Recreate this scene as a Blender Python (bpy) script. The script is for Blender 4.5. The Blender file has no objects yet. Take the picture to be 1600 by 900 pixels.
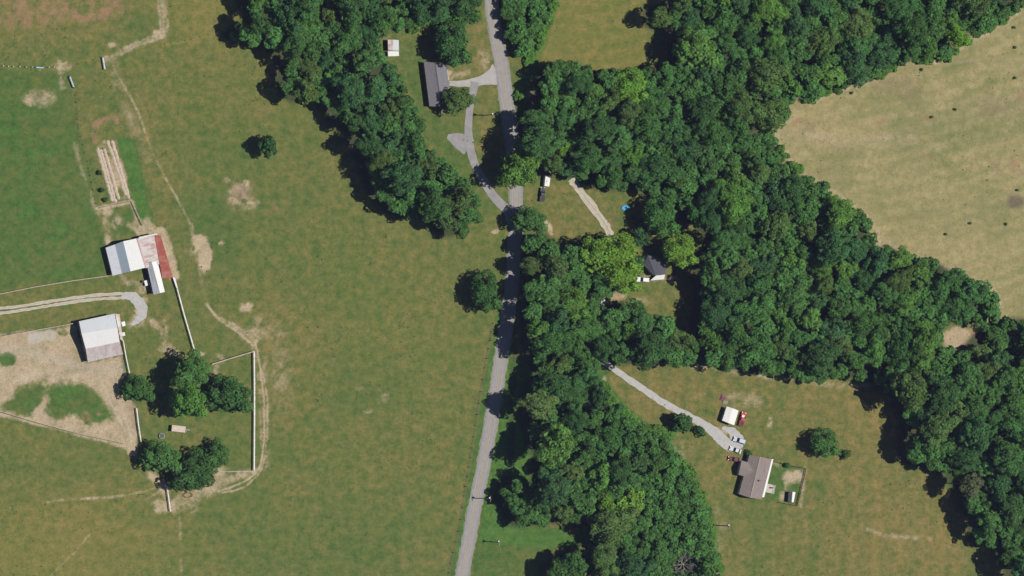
import bpy, bmesh, math, random
import numpy as np
from mathutils import Vector, Matrix
R = math.radians
random.seed(7)
rng = np.random.default_rng(11)
scene = bpy.context.scene
COL = scene.collection

# ------------------------------------------------------------------ camera, sky, sun, exposure
M = 0.25                    # metres of ground per photo pixel
CAMX, CAMH = -1080.0, 3000.0
HAZE = 1.15e-5
cam_d = bpy.data.cameras.new('survey_camera'); cam = bpy.data.objects.new('survey_camera', cam_d); COL.objects.link(cam)
cam.location = (CAMX, 0, CAMH); cam_d.sensor_width = 36; cam_d.lens = 36 * CAMH / 400.0
cam_d.shift_x = -CAMX / 400.0; cam_d.clip_start = 10; cam_d.clip_end = 12000
scene.camera = cam
SUN_EL, SUN_AZ = 66.0, 90.0    # azimuth clockwise from +Y
w = bpy.data.worlds.new('World'); scene.world = w; w.use_nodes = True
nt = w.node_tree; bg = nt.nodes['Background']
sky = nt.nodes.new('ShaderNodeTexSky'); sky.sky_type = 'NISHITA'; sky.sun_disc = False
sky.sun_elevation = R(SUN_EL); sky.sun_rotation = R(SUN_AZ)
sky.air_density = 1.0; sky.dust_density = 0.2; sky.ozone_density = 5.0
nt.links.new(sky.outputs[0], bg.inputs[0]); bg.inputs[1].default_value = 0.05
sun_d = bpy.data.lights.new('sun', 'SUN'); sun_d.energy = 4.9; sun_d.angle = R(0.5); sun_d.color = (1, .955, .89)
sun = bpy.data.objects.new('sun', sun_d); COL.objects.link(sun)
_d = Vector((math.sin(R(SUN_AZ)) * math.cos(R(SUN_EL)), math.cos(R(SUN_AZ)) * math.cos(R(SUN_EL)), math.sin(R(SUN_EL))))
sun.rotation_euler = _d.to_track_quat('Z', 'Y').to_euler(); sun.location = _d * 300
vs = scene.view_settings
vs.view_transform = 'Standard'; vs.look = 'None'; vs.gamma = 1; vs.exposure = 0.0; vs.use_curve_mapping = False
scene.cycles.max_bounces = 5; scene.cycles.diffuse_bounces = 1; scene.cycles.transmission_bounces = 3

# ------------------------------------------------------------------ helpers
def G(px, py, z=0.0):
    """photo pixel -> ground point"""
    return Vector(((px - 800) * M, (450 - py) * M, z))
def U(px, py, h):
    """photo pixel -> the point at height h that is seen there"""
    X, Y = (px - 800) * M, (450 - py) * M
    k = (CAMH - h) / CAMH
    return Vector((CAMX + (X - CAMX) * k, Y * k, h))

def tag(o, label=None, cat=None, group=None, kind=None):
    if label: o['label'] = label
    if cat: o['category'] = cat
    if group: o['group'] = group
    if kind: o['kind'] = kind
    return o
def thing(name, label, cat, loc=(0, 0, 0), rz=0, group=None):
    o = bpy.data.objects.new(name, None); COL.objects.link(o); o.empty_display_size = .5
    o.location = loc; o.rotation_euler = (0, 0, rz)
    return tag(o, label, cat, group)

class MB:
    def __init__(s): s.v, s.f, s.u = [], [], []
    def add(s, vs, fs):
        b = len(s.v); s.v += [tuple(v) for v in vs]; s.f += [tuple(b + i for i in f) for f in fs]; return s
    def box(s, x0, x1, y0, y1, z0, z1):
        return s.add([(x, y, z) for z in (z0, z1) for y in (y0, y1) for x in (x0, x1)],
                     [(0, 2, 3, 1), (4, 5, 7, 6), (0, 1, 5, 4), (2, 6, 7, 3), (0, 4, 6, 2), (1, 3, 7, 5)])
    def bar(s, a, b, wd, ht, up=Vector((0, 0, 1))):
        a, b = Vector(a), Vector(b); d = (b - a).normalized(); sd = d.cross(up)
        if sd.length < 1e-4: sd = Vector((1, 0, 0))
        sd.normalize(); u = sd.cross(d).normalized()
        o = [(-1, -1), (1, -1), (1, 1), (-1, 1)]
        vs = [p + sd * (i * wd / 2) + u * (j * ht / 2) for p in (a, b) for i, j in o]
        return s.add(vs, [(3, 2, 1, 0), (4, 5, 6, 7)] + [(i, (i + 1) % 4, 4 + (i + 1) % 4, 4 + i) for i in range(4)])
    def tube(s, a, b, r0, r1, n=8):
        a, b = Vector(a), Vector(b); d = (b - a).normalized(); sd = d.orthogonal().normalized(); u = d.cross(sd)
        vs = []
        for p, r in ((a, r0), (b, r1)):
            for i in range(n):
                t = 2 * math.pi * i / n; vs.append(p + sd * math.cos(t) * r + u * math.sin(t) * r)
        return s.add(vs, [(i, (i + 1) % n, n + (i + 1) % n, n + i) for i in range(n)] + [tuple(range(n))[::-1], tuple(range(n, 2 * n))])
    def slab(s, q, th):
        """quad q given anticlockwise from above, thickened downwards along its normal"""
        q = [Vector(p) for p in q]; n = (q[1] - q[0]).cross(q[-1] - q[0]).normalized()
        if n.z < 0: q = q[::-1]; n = -n
        lo = [p - n * th for p in q]; k = len(q)
        return s.add(q + lo, [tuple(range(k)), tuple(range(2 * k - 1, k - 1, -1))] + [(i, k + i, k + (i + 1) % k, (i + 1) % k) for i in range(k)])
    def build(s, name, mat, parent=None, smooth=False):
        me = bpy.data.meshes.new(name); me.from_pydata(s.v, [], s.f); me.validate(); me.update()
        if mat: me.materials.append(mat)
        if smooth: me.polygons.foreach_set('use_smooth', [True] * len(me.polygons))
        bm = bmesh.new(); bm.from_mesh(me); bmesh.ops.recalc_face_normals(bm, faces=bm.faces); bm.to_mesh(me); bm.free()
        o = bpy.data.objects.new(name, me); COL.objects.link(o)
        if parent: o.parent = parent
        return o
def copy_tree(o, parent=None):
    c = o.copy(); COL.objects.link(c); c.parent = parent
    for ch in list(o.children): copy_tree(ch, c)
    return c

# ------------------------------------------------------------------ materials
def nmat(name):
    m = bpy.data.materials.new(name); m.use_nodes = True; n = m.node_tree.nodes
    n['Principled BSDF'].inputs['Specular IOR Level'].default_value = .12
    return m, n, m.node_tree.links, n['Principled BSDF']
def noise(n, l, scale, detail=4, coord=None, rough=.55, dist=0.0):
    t = n.new('ShaderNodeTexNoise'); t.inputs['Scale'].default_value = scale; t.inputs['Detail'].default_value = detail
    t.inputs['Roughness'].default_value = rough; t.inputs['Distortion'].default_value = dist
    if coord is not None: l.new(coord, t.inputs['Vector'])
    return t.outputs['Fac']
def ramp(n, l, src, stops):
    r = n.new('ShaderNodeValToRGB'); l.new(src, r.inputs[0]); e = r.color_ramp.elements
    while len(e) < len(stops): e.new(.5)
    for el, (p, c) in zip(e, stops):
        el.position = p; el.color = (c[0], c[1], c[2], 1) if not isinstance(c, (int, float)) else (c, c, c, 1)
    return r.outputs[0]
def mixc(n, l, fac, a, b, mode='MIX'):
    m = n.new('ShaderNodeMix'); m.data_type = 'RGBA'; m.blend_type = mode
    for s, v in ((m.inputs[0], fac), (m.inputs[6], a), (m.inputs[7], b)):
        if hasattr(v, 'is_linked'): l.new(v, s)
        elif isinstance(v, (int, float)): s.default_value = v
        else: s.default_value = (v[0], v[1], v[2], 1)
    return m.outputs[2]
def mth(n, l, op, a, b=None, clamp=False):
    m = n.new('ShaderNodeMath'); m.operation = op; m.use_clamp = clamp
    for s, v in zip(m.inputs, (a, b)):
        if v is None: continue
        if hasattr(v, 'is_linked'): l.new(v, s)
        else: s.default_value = v
    return m.outputs[0]
def bump(n, l, b, h, strength, dist):
    q = n.new('ShaderNodeBump'); q.inputs['Strength'].default_value = strength; q.inputs['Distance'].default_value = dist
    l.new(h, q.inputs['Height']); l.new(q.outputs[0], b.inputs['Normal'])
def simple(name, c, rough=.7, metal=0.0, var=.12, scale=1.5, spec=None, c2=None, lo=.35, hi=.65):
    m, n, l, b = nmat(name)
    g = n.new('ShaderNodeNewGeometry')
    f = noise(n, l, scale, 6, g.outputs['Position'], .65)
    c2 = c2 or [x * (1 - 2 * var) for x in c]
    l.new(ramp(n, l, f, [(lo, c2), (hi, c)]), b.inputs['Base Color'])
    b.inputs['Roughness'].default_value = rough; b.inputs['Metallic'].default_value = metal
    if spec is not None: b.inputs['Specular IOR Level'].default_value = spec
    return m
def roofmetal(name, base, stain, amount=.5, rough=.45, rib=.9, strength=.6):
    """ribbed sheet metal; uv.x runs along the ridge in metres, uv.y down the slope"""
    m, n, l, b = nmat(name)
    uv = n.new('ShaderNodeUVMap'); g = n.new('ShaderNodeNewGeometry')
    sx = n.new('ShaderNodeSeparateXYZ'); l.new(uv.outputs[0], sx.inputs[0])
    wv = mth(n, l, 'FRACT', mth(n, l, 'DIVIDE', sx.outputs[0], rib))
    line = ramp(n, l, wv, [(0, 1.0), (.10, 1.0), (.16, 0.0), (1, 0.0)])
    mp = n.new('ShaderNodeMapping'); l.new(uv.outputs[0], mp.inputs[0]); mp.inputs['Scale'].default_value = (1.0, .22, 1)
    streak = noise(n, l, .9, 6, mp.outputs[0], .7)
    blot = noise(n, l, .33, 5, g.outputs['Position'], .65)
    s = mth(n, l, 'ADD', mth(n, l, 'MULTIPLY', streak, .55), mth(n, l, 'MULTIPLY', blot, .45))
    edge = .5 + (.5 - amount) * .45
    mask = ramp(n, l, s, [(max(.02, edge - .05), 0.0), (min(.98, edge + .07), 1.0)])
    fine = noise(n, l, 6, 3, g.outputs['Position'])
    base2 = mixc(n, l, ramp(n, l, fine, [(.3, 0.0), (.7, 1.0)]), [x * .88 for x in base], base)
    c = mixc(n, l, mth(n, l, 'MULTIPLY', mask, strength), base2, stain)
    c = mixc(n, l, mth(n, l, 'MULTIPLY', line, .22), c, [x * .6 for x in base])
    l.new(c, b.inputs['Base Color']); b.inputs['Roughness'].default_value = min(1, rough + .35)
    bump(n, l, b, line, .4, .03)
    return m
def shingle(name, a, bcol):
    m, n, l, b = nmat(name)
    uv = n.new('ShaderNodeUVMap'); br = n.new('ShaderNodeTexBrick'); l.new(uv.outputs[0], br.inputs[0])
    br.inputs['Scale'].default_value = 1; br.inputs['Brick Width'].default_value = .9; br.inputs['Row Height'].default_value = .3
    br.inputs['Mortar Size'].default_value = .02
    br.inputs['Color1'].default_value = (*a, 1); br.inputs['Color2'].default_value = (*bcol, 1); br.inputs['Mortar'].default_value = (*[x * .5 for x in a], 1)
    g = n.new('ShaderNodeNewGeometry'); f = noise(n, l, .8, 6, g.outputs['Position'], .7)
    l.new(mixc(n, l, ramp(n, l, f, [(.3, 0.0), (.7, .7)]), br.outputs[0], [x * .72 for x in bcol]), b.inputs['Base Color'])
    b.inputs['Roughness'].default_value = .92
    return m
def glass(name):
    m, n, l, b = nmat(name); b.inputs['Base Color'].default_value = (.02, .03, .04, 1); b.inputs['Roughness'].default_value = .35
    return m
MT = {}
MT['white_paint'] = simple('white_paint', (.74, .73, .69), .6, var=.10, scale=2)
MT['fence_white'] = simple('fence_white', (.66, .65, .61), .7, c2=(.42, .38, .31), scale=1.2, lo=.3, hi=.55)
MT['fence_wood'] = simple('fence_wood', (.46, .41, .33), .85, c2=(.26, .21, .16), scale=1.5)
MT['old_wood'] = simple('old_wood', (.30, .25, .19), .9, c2=(.14, .11, .09), scale=2)
MT['dark_wood'] = simple('dark_wood', (.10, .08, .06), .9, c2=(.05, .04, .03), scale=2)
MT['barn_wall'] = simple('barn_wall', (.36, .34, .32), .8, c2=(.18, .15, .13), scale=.8)
MT['siding'] = simple('siding', (.68, .66, .60), .7, var=.1)
MT['brick'] = simple('brick', (.30, .13, .09), .9, c2=(.20, .09, .06), scale=3)
MT['concrete'] = simple('concrete', (.42, .40, .36), .9, c2=(.28, .26, .23), scale=1)
MT['trim_dark'] = simple('trim_dark', (.07, .06, .05), .7)
MT['glass'] = glass('window_glass')
MT['tyre'] = simple('tyre_rubber', (.02, .02, .02), .85)
MT['rim'] = simple('rim_metal', (.45, .45, .46), .35, .8)
MT['lamp'] = simple('lamp_glass', (.75, .75, .7), .2)
MT['tail_lamp'] = simple('tail_lamp_glass', (.35, .02, .02), .3)
MT['galv'] = simple('galvanised_steel', (.42, .44, .46), .5, .5)
MT['pole_wood'] = simple('pole_wood', (.34, .29, .23), .9, c2=(.22, .18, .14))
MT['wire'] = simple('wire_steel', (.12, .11, .10), .6, .3)
MT['metal_light'] = roofmetal('metal_light', (.50, .52, .54), (.34, .33, .32), .35, strength=.5)
MT['metal_shaded'] = roofmetal('metal_shaded', (.40, .47, .52), (.27, .33, .37), .35, strength=.6)  # darker bluish tin: shade of the barn's west slope put into the colour
MT['metal_white'] = roofmetal('metal_white', (.62, .62, .60), (.48, .45, .42), .3, strength=.5)
MT['metal_pale_rust'] = roofmetal('metal_pale_rust', (.58, .55, .52), (.38, .17, .13), .46, strength=.8)
MT['metal_rust'] = roofmetal('metal_rust', (.27, .075, .058), (.36, .17, .13), .48, strength=.7, rough=.7)
MT['metal_brown'] = roofmetal('metal_brown', (.44, .40, .39), (.31, .24, .22), .5, strength=.8)
MT['metal_old_white'] = roofmetal('metal_old_white', (.55, .57, .58), (.42, .42, .42), .35, strength=.6)
MT['shed_white'] = roofmetal('shed_white', (.70, .69, .66), (.55, .52, .48), .25, strength=.4)
MT['shingle_brown'] = shingle('shingle_brown', (.225, .185, .165), (.27, .225, .205))
MT['shingle_grey'] = shingle('shingle_grey', (.17, .165, .175), (.205, .20, .21))
MT['shingle_dark'] = shingle('shingle_dark', (.085, .09, .105), (.10, .105, .12))
def paint(name, c, rough=.5):
    m, n, l, b = nmat(name); g = n.new('ShaderNodeNewGeometry'); f = noise(n, l, 2.5, 4, g.outputs['Position'])
    l.new(ramp(n, l, f, [(.3, [x * .82 for x in c]), (.7, c)]), b.inputs['Base Color']); b.inputs['Roughness'].default_value = rough
    return m

# ------------------------------------------------------------------ numpy field painting (photo pixel coordinates)
def vnoise(x, y, s, seed):
    """smooth lattice noise in -1..1, feature size s pixels"""
    r = np.random.default_rng(seed); N = 512; T = r.uniform(-1, 1, (N, N)).astype(np.float32)
    u, v = x / s + 71.3, y / s + 37.7; i, j = np.floor(u).astype(int), np.floor(v).astype(int); a, b = u - i, v - j
    a = a * a * (3 - 2 * a); b = b * b * (3 - 2 * b)
    g = lambda p, q: T[p % N, q % N]
    return (g(i, j) * (1 - a) + g(i + 1, j) * a) * (1 - b) + (g(i, j + 1) * (1 - a) + g(i + 1, j + 1) * a) * b
def fbm(x, y, s, seed, octv=4, gain=.55):
    o = 0; a = 1; t = 0
    for k in range(octv): o = o + a * vnoise(x, y, s / 2 ** k, seed + k); t += a; a *= gain
    return o / t
def sstep(a, b, x): t = np.clip((x - a) / (b - a), 0, 1); return t * t * (3 - 2 * t)
def seg_d(x, y, p, q):
    px, py = q[0] - p[0], q[1] - p[1]; L = px * px + py * py + 1e-9
    t = np.clip(((x - p[0]) * px + (y - p[1]) * py) / L, 0, 1)
    return np.hypot(x - p[0] - t * px, y - p[1] - t * py)
def in_poly(x, y, P):
    c = np.zeros(np.shape(x), bool); n = len(P)
    for i in range(n):
        (x0, y0), (x1, y1) = P[i], P[(i + 1) % n]
        if y0 == y1: continue
        c ^= ((y0 > y) != (y1 > y)) & (x < (x1 - x0) * (y - y0) / (y1 - y0) + x0)
    return c
def sd_poly(x, y, P):
    d = np.full(np.shape(x), 1e9)
    for i in range(len(P)): d = np.minimum(d, seg_d(x, y, P[i], P[(i + 1) % len(P)]))
    return np.where(in_poly(x, y, P), d, -d)
def smooth_line(P, it=2):
    for _ in range(it):
        Q = [P[0]]
        for a, b in zip(P, P[1:]):
            Q += [(a[0] * .75 + b[0] * .25, a[1] * .75 + b[1] * .25), (a[0] * .25 + b[0] * .75, a[1] * .25 + b[1] * .75)]
        Q.append(P[-1]); P = Q
    return P

# wood outlines: where the crowns are seen in the photograph
WOODS = {
 'west': [(372,-30),(385,0),(392,30),(360,52),(362,62),(398,70),(425,76),(447,100),(443,130),(450,150),(468,160),(505,157),(522,175),(528,200),(548,208),(558,225),(565,240),(575,262),(582,290),(596,316),(618,333),(642,342),(660,335),(678,350),(700,372),(722,370),(738,352),(757,340),(757,322),(740,300),(722,275),(700,258),(682,240),(668,222),(663,195),(652,172),(636,150),(628,120),(612,98),(592,92),(592,52),(620,46),(650,42),(690,36),(735,38),(752,28),(756,-30)],
 'bushes': [(783,-30),(783,40),(788,70),(800,85),(812,96),(828,90),(838,70),(848,45),(856,25),(866,0),(870,-30)],
 'north': [(1046,-30),(1050,5),(1020,8),(1013,40),(1032,47),(1057,46),(1054,75),(1060,98),(1022,104),(995,110),(960,111),(930,108),(900,99),(872,97),(852,104),(846,130),(846,158),(822,172),(815,200),(822,228),(832,243),(845,262),(870,274),(905,279),(925,286),(950,298),(975,299),(990,290),(1010,300),(1020,304),(1050,310),(1068,330),(1080,345),(1098,350),(1112,372),(1100,400),(1088,435),(1096,450),(1097,480),(1092,500),(1088,525),(1098,545),(1095,560),(1110,570),(1130,574),(1170,580),(1200,585),(1215,582),(1240,588),(1262,597),(1290,597),(1308,588),(1330,588),(1350,594),(1372,596),(1386,612),(1404,624),(1412,642),(1420,655),(1420,680),(1415,700),(1420,722),(1445,730),(1470,738),(1490,742),(1504,765),(1510,795),(1526,812),(1522,838),(1536,856),(1560,850),(1566,870),(1580,890),(1592,930),(1640,930),(1640,500),(1600,497),(1572,500),(1552,511),(1535,522),(1515,546),(1486,552),(1470,532),(1478,508),(1510,503),(1545,508),(1562,492),(1563,478),(1555,462),(1535,440),(1500,427),(1480,411),(1440,402),(1405,388),(1362,386),(1370,374),(1365,355),(1345,330),(1320,314),(1296,305),(1290,290),(1270,280),(1240,265),(1228,250),(1215,228),(1200,208),(1225,190),(1243,170),(1240,146),(1262,158),(1290,147),(1300,137),(1330,135),(1370,120),(1380,110),(1400,104),(1410,92),(1440,95),(1480,90),(1515,60),(1545,45),(1575,30),(1590,15),(1600,5),(1640,-30)],
 'central': [(815,376),(824,366),(850,364),(878,372),(884,390),(908,388),(915,376),(935,370),(958,372),(985,372),(1000,392),(1006,420),(1000,442),(985,455),(945,462),(934,478),(948,486),(985,470),(1005,471),(1010,490),(1040,495),(1056,503),(1075,516),(1086,528),(1088,545),(1080,568),(1050,570),(1028,573),(985,568),(960,568),(936,558),(938,590),(945,612),(970,640),(985,655),(1010,667),(1022,678),(1046,684),(1052,705),(1062,722),(1076,742),(1086,762),(1096,782),(1106,802),(1112,828),(1117,862),(1132,930),(856,930),(860,884),(874,866),(900,862),(930,856),(936,828),(920,818),(890,816),(862,820),(830,824),(808,820),(794,800),(781,780),(790,748),(808,738),(822,750),(838,760),(846,740),(845,712),(832,690),(826,660),(821,635),(830,604),(846,584),(834,560),(826,520),(822,490),(820,460),(828,430),(812,408)],
}

# ------------------------------------------------------------------ terrain sheet
def axis(lo, hi, st, far, k=26):
    mid = np.arange(lo, hi + st * .5, st); g = np.geomspace(st, far, k)
    return np.concatenate([(lo - np.cumsum(g))[::-1], mid, hi + np.cumsum(g)])
gx = axis(-30, 1630, 1.5, 3200); gy = axis(-30, 930, 1.5, 3200)
X, Y = np.meshgrid(gx, gy); W_, H_ = len(gx), len(gy)
Xc, Yc = np.clip(X, -900, 2500), np.clip(Y, -900, 1800)
wx = X + 3.0 * fbm(X, Y, 22, 1, 4) + .8 * vnoise(X, Y, 3, 8); wy = Y + 3.0 * fbm(X, Y, 22, 2, 4) + .8 * vnoise(X, Y, 3, 9)
wx2 = X + 12 * fbm(X, Y, 40, 3, 5, .65); wy2 = Y + 12 * fbm(X, Y, 40, 4, 5, .65)
def poly(P, soft=4, rough=False):
    a, b = (wx2, wy2) if rough else (wx, wy)
    return sstep(-soft, soft, sd_poly(a, b, P))
def stroke(P, wd, soft=1.5, smooth=True, straight=False):
    if smooth and len(P) > 2: P = smooth_line(P)
    xs = [p[0] for p in P]; ys = [p[1] for p in P]; pad = wd + soft + 20
    out = np.zeros_like(X)
    i0, i1 = np.searchsorted(gx, min(xs) - pad), np.searchsorted(gx, max(xs) + pad)
    j0, j1 = np.searchsorted(gy, min(ys) - pad), np.searchsorted(gy, max(ys) + pad)
    sl = (slice(j0, j1), slice(i0, i1)); a, b = (X[sl], Y[sl]) if straight else (wx[sl] * .35 + X[sl] * .65, wy[sl] * .35 + Y[sl] * .65)
    d = np.full(a.shape, 1e9)
    for p, q in zip(P, P[1:]): d = np.minimum(d, seg_d(a, b, p, q))
    out[sl] = 1 - sstep(wd / 2 - soft, wd / 2 + soft, d); return out
def blob(cx, cy, rx, ry=None, soft=.35, amt=1.0, rot=0):
    ry = ry or rx; c, s = math.cos(R(rot)), math.sin(R(rot))
    a = wx2 * .5 + wx * .5 - cx; b = wy2 * .5 + wy * .5 - cy; u, v = a * c + b * s, -a * s + b * c
    return amt * (1 - sstep(1 - soft, 1 + soft, np.hypot(u / rx, v / ry)))
def mx(*a):
    o = a[0]
    for b in a[1:]: o = np.maximum(o, b)
    return o
n60 = fbm(Xc, Yc, 60, 20, 5, .6); n25 = fbm(Xc, Yc, 25, 30, 5, .65); n140 = fbm(Xc, Yc, 140, 40, 3); n8 = fbm(Xc, Yc, 8, 50, 3, .7)
tr_ = np.zeros_like(X)
streak = fbm(Xc * .35 + Yc * .08, Yc * 1.0, 14, 60, 4, .6)

# lush: saturated green grass
lush = .15 + .25 * n60
W_field = poly([(-40,104),(108,112),(125,200),(150,300),(162,372),(165,430),(-40,462)], 8)
lush = mx(lush, W_field * np.clip(.60 + .25 * n25, 0, .74))
lush = mx(lush, poly([(182,215),(212,215),(238,345),(232,368),(212,345)], 4) * .95,
          blob(340, 350, 48, 60, .5, .55), blob(300, 320, 30, 30, .5, .4), blob(225, 40, 40, 26, .5, .5), blob(340, 230, 60, 50, .6, .3),
          poly([(72,600),(100,597),(130,600),(155,615),(168,640),(178,660),(140,664),(112,655),(92,658),(76,642),(70,618)], 7, True) * (.74 + .4 * n25), poly([(0,636),(25,610),(62,594),(78,602),(62,626),(50,652),(10,645)], 7, True) * (.74 + .4 * n25),
          blob(10, 562, 16, 12, .3, .9), blob(98, 521, 10, 5, .3, .5), poly([(170,335),(212,330),(228,362),(175,372)], 4) * .6,
          poly([(1205,722),(1256,732),(1243,789),(1196,780)], 2) * .80,
          poly([(625,55),(665,60),(668,170),(740,200),(745,255),(790,330),(760,335),(680,230),(640,140),(620,90)], 6) * .5,
          poly([(820,280),(890,290),(950,380),(820,380)], 8) * .12, blob(565, 600, 90, 60, .6, .45), blob(480, 850, 240, 60, .6, .30), blob(80, 740, 120, 60, .7, .30))
verge = mx(poly([(788,560),(845,560),(850,860),(800,840),(750,850),(752,790),(768,700)], 5), poly([(752,820),(800,826),(935,822),(935,850),(850,860),(745,848)], 4),
           stroke([(782,490),(768,555),(754,640),(741,730),(727,805),(713,875),(702,940)], 9, 2.5) * .95,
           stroke([(870,-30),(858,20),(846,60),(832,100),(815,140),(812,180)], 22, 5) * .95, stroke([(935,560),(940,610),(985,660),(1040,690)], 26, 6) * .75,
           stroke([(1052,700),(1092,770),(1112,830),(1125,930)], 18, 6) * .8)
lush = mx(lush, verge * .98, poly([(742,850),(850,858),(860,930),(735,930)], 3) * .62)
lush = np.clip(lush, 0, 1)

# dry: brownish/tan grass
dry = .22 + .42 * n60 + .22 * n25 + .12 * n140
dry = dry + blob(90, 25, 130, 40, .7, .5) + blob(330, 15, 60, 50, .6, .25) + blob(330, 110, 130, 60, .7, .12)
dry = dry + poly([(168,100),(215,100),(300,340),(250,370),(235,330),(190,190)], 14) * .22 + blob(470, 580, 110, 80, .8, .22) + blob(440, 520, 50, 50, .8, .25)
dry = dry + blob(60, 850, 200, 90, .9, .22) + blob(120, 830, 130, 90, .8, .18)
top_mid = poly([(868,-30),(1050,-30),(1010,60),(1015,112),(850,112),(832,100)], 6); dry = dry + top_mid * .26
dry = dry + stroke([(875,-30),(862,20),(850,60),(838,105)], 22, 8) * .45 + stroke([(860,30),(850,70),(842,100)], 8, 4) * .3
S_E = poly([(935,560),(1100,568),(1300,595),(1400,615),(1420,700),(1560,860),(1600,930),(1130,930),(1090,770),(1045,690),(960,640)], 8)
dry = dry + S_E * (.30 + .12 * streak) + blob(1400, 700, 90, 70, .8, .28) + blob(1440, 840, 110, 60, .9, .30) + blob(1320, 640, 90, 40, .8, .15) + blob(1000, 620, 60, 30, .8, .2)
yard_n = poly([(700,20),(770,20),(778,118),(700,130),(735,60)], 6); dry = dry + yard_n * .2
dry = dry + stroke([(742,20),(745,60),(752,100)], 14, 6) * .4 + stroke([(757,150),(758,200),(760,300)], 14, 6) * .4 + stroke([(825,290),(825,340)], 12, 5) * .5
dry = dry + poly([(850,285),(905,290),(950,370),(860,370)], 8) * .38 + stroke([(920,290),(960,350)], 12, 5) * .35 + poly([(985,455),(1060,455),(1075,500),(1010,490)], 6) * .28
dry = dry - poly([(190,460),(300,555),(395,550),(395,735),(220,730),(195,560)], 8) * .10 + poly([(0,440),(230,445),(280,545),(250,550),(205,520),(120,495),(0,520)], 8) * .12
dry = dry - verge * .6 - W_field * .22
hay = poly([(1640,-20),(1600,5),(1400,100),(1240,145),(1180,205),(1230,260),(1300,310),(1370,385),(1490,420),(1560,470),(1480,545),(1640,520)], 7)
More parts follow.
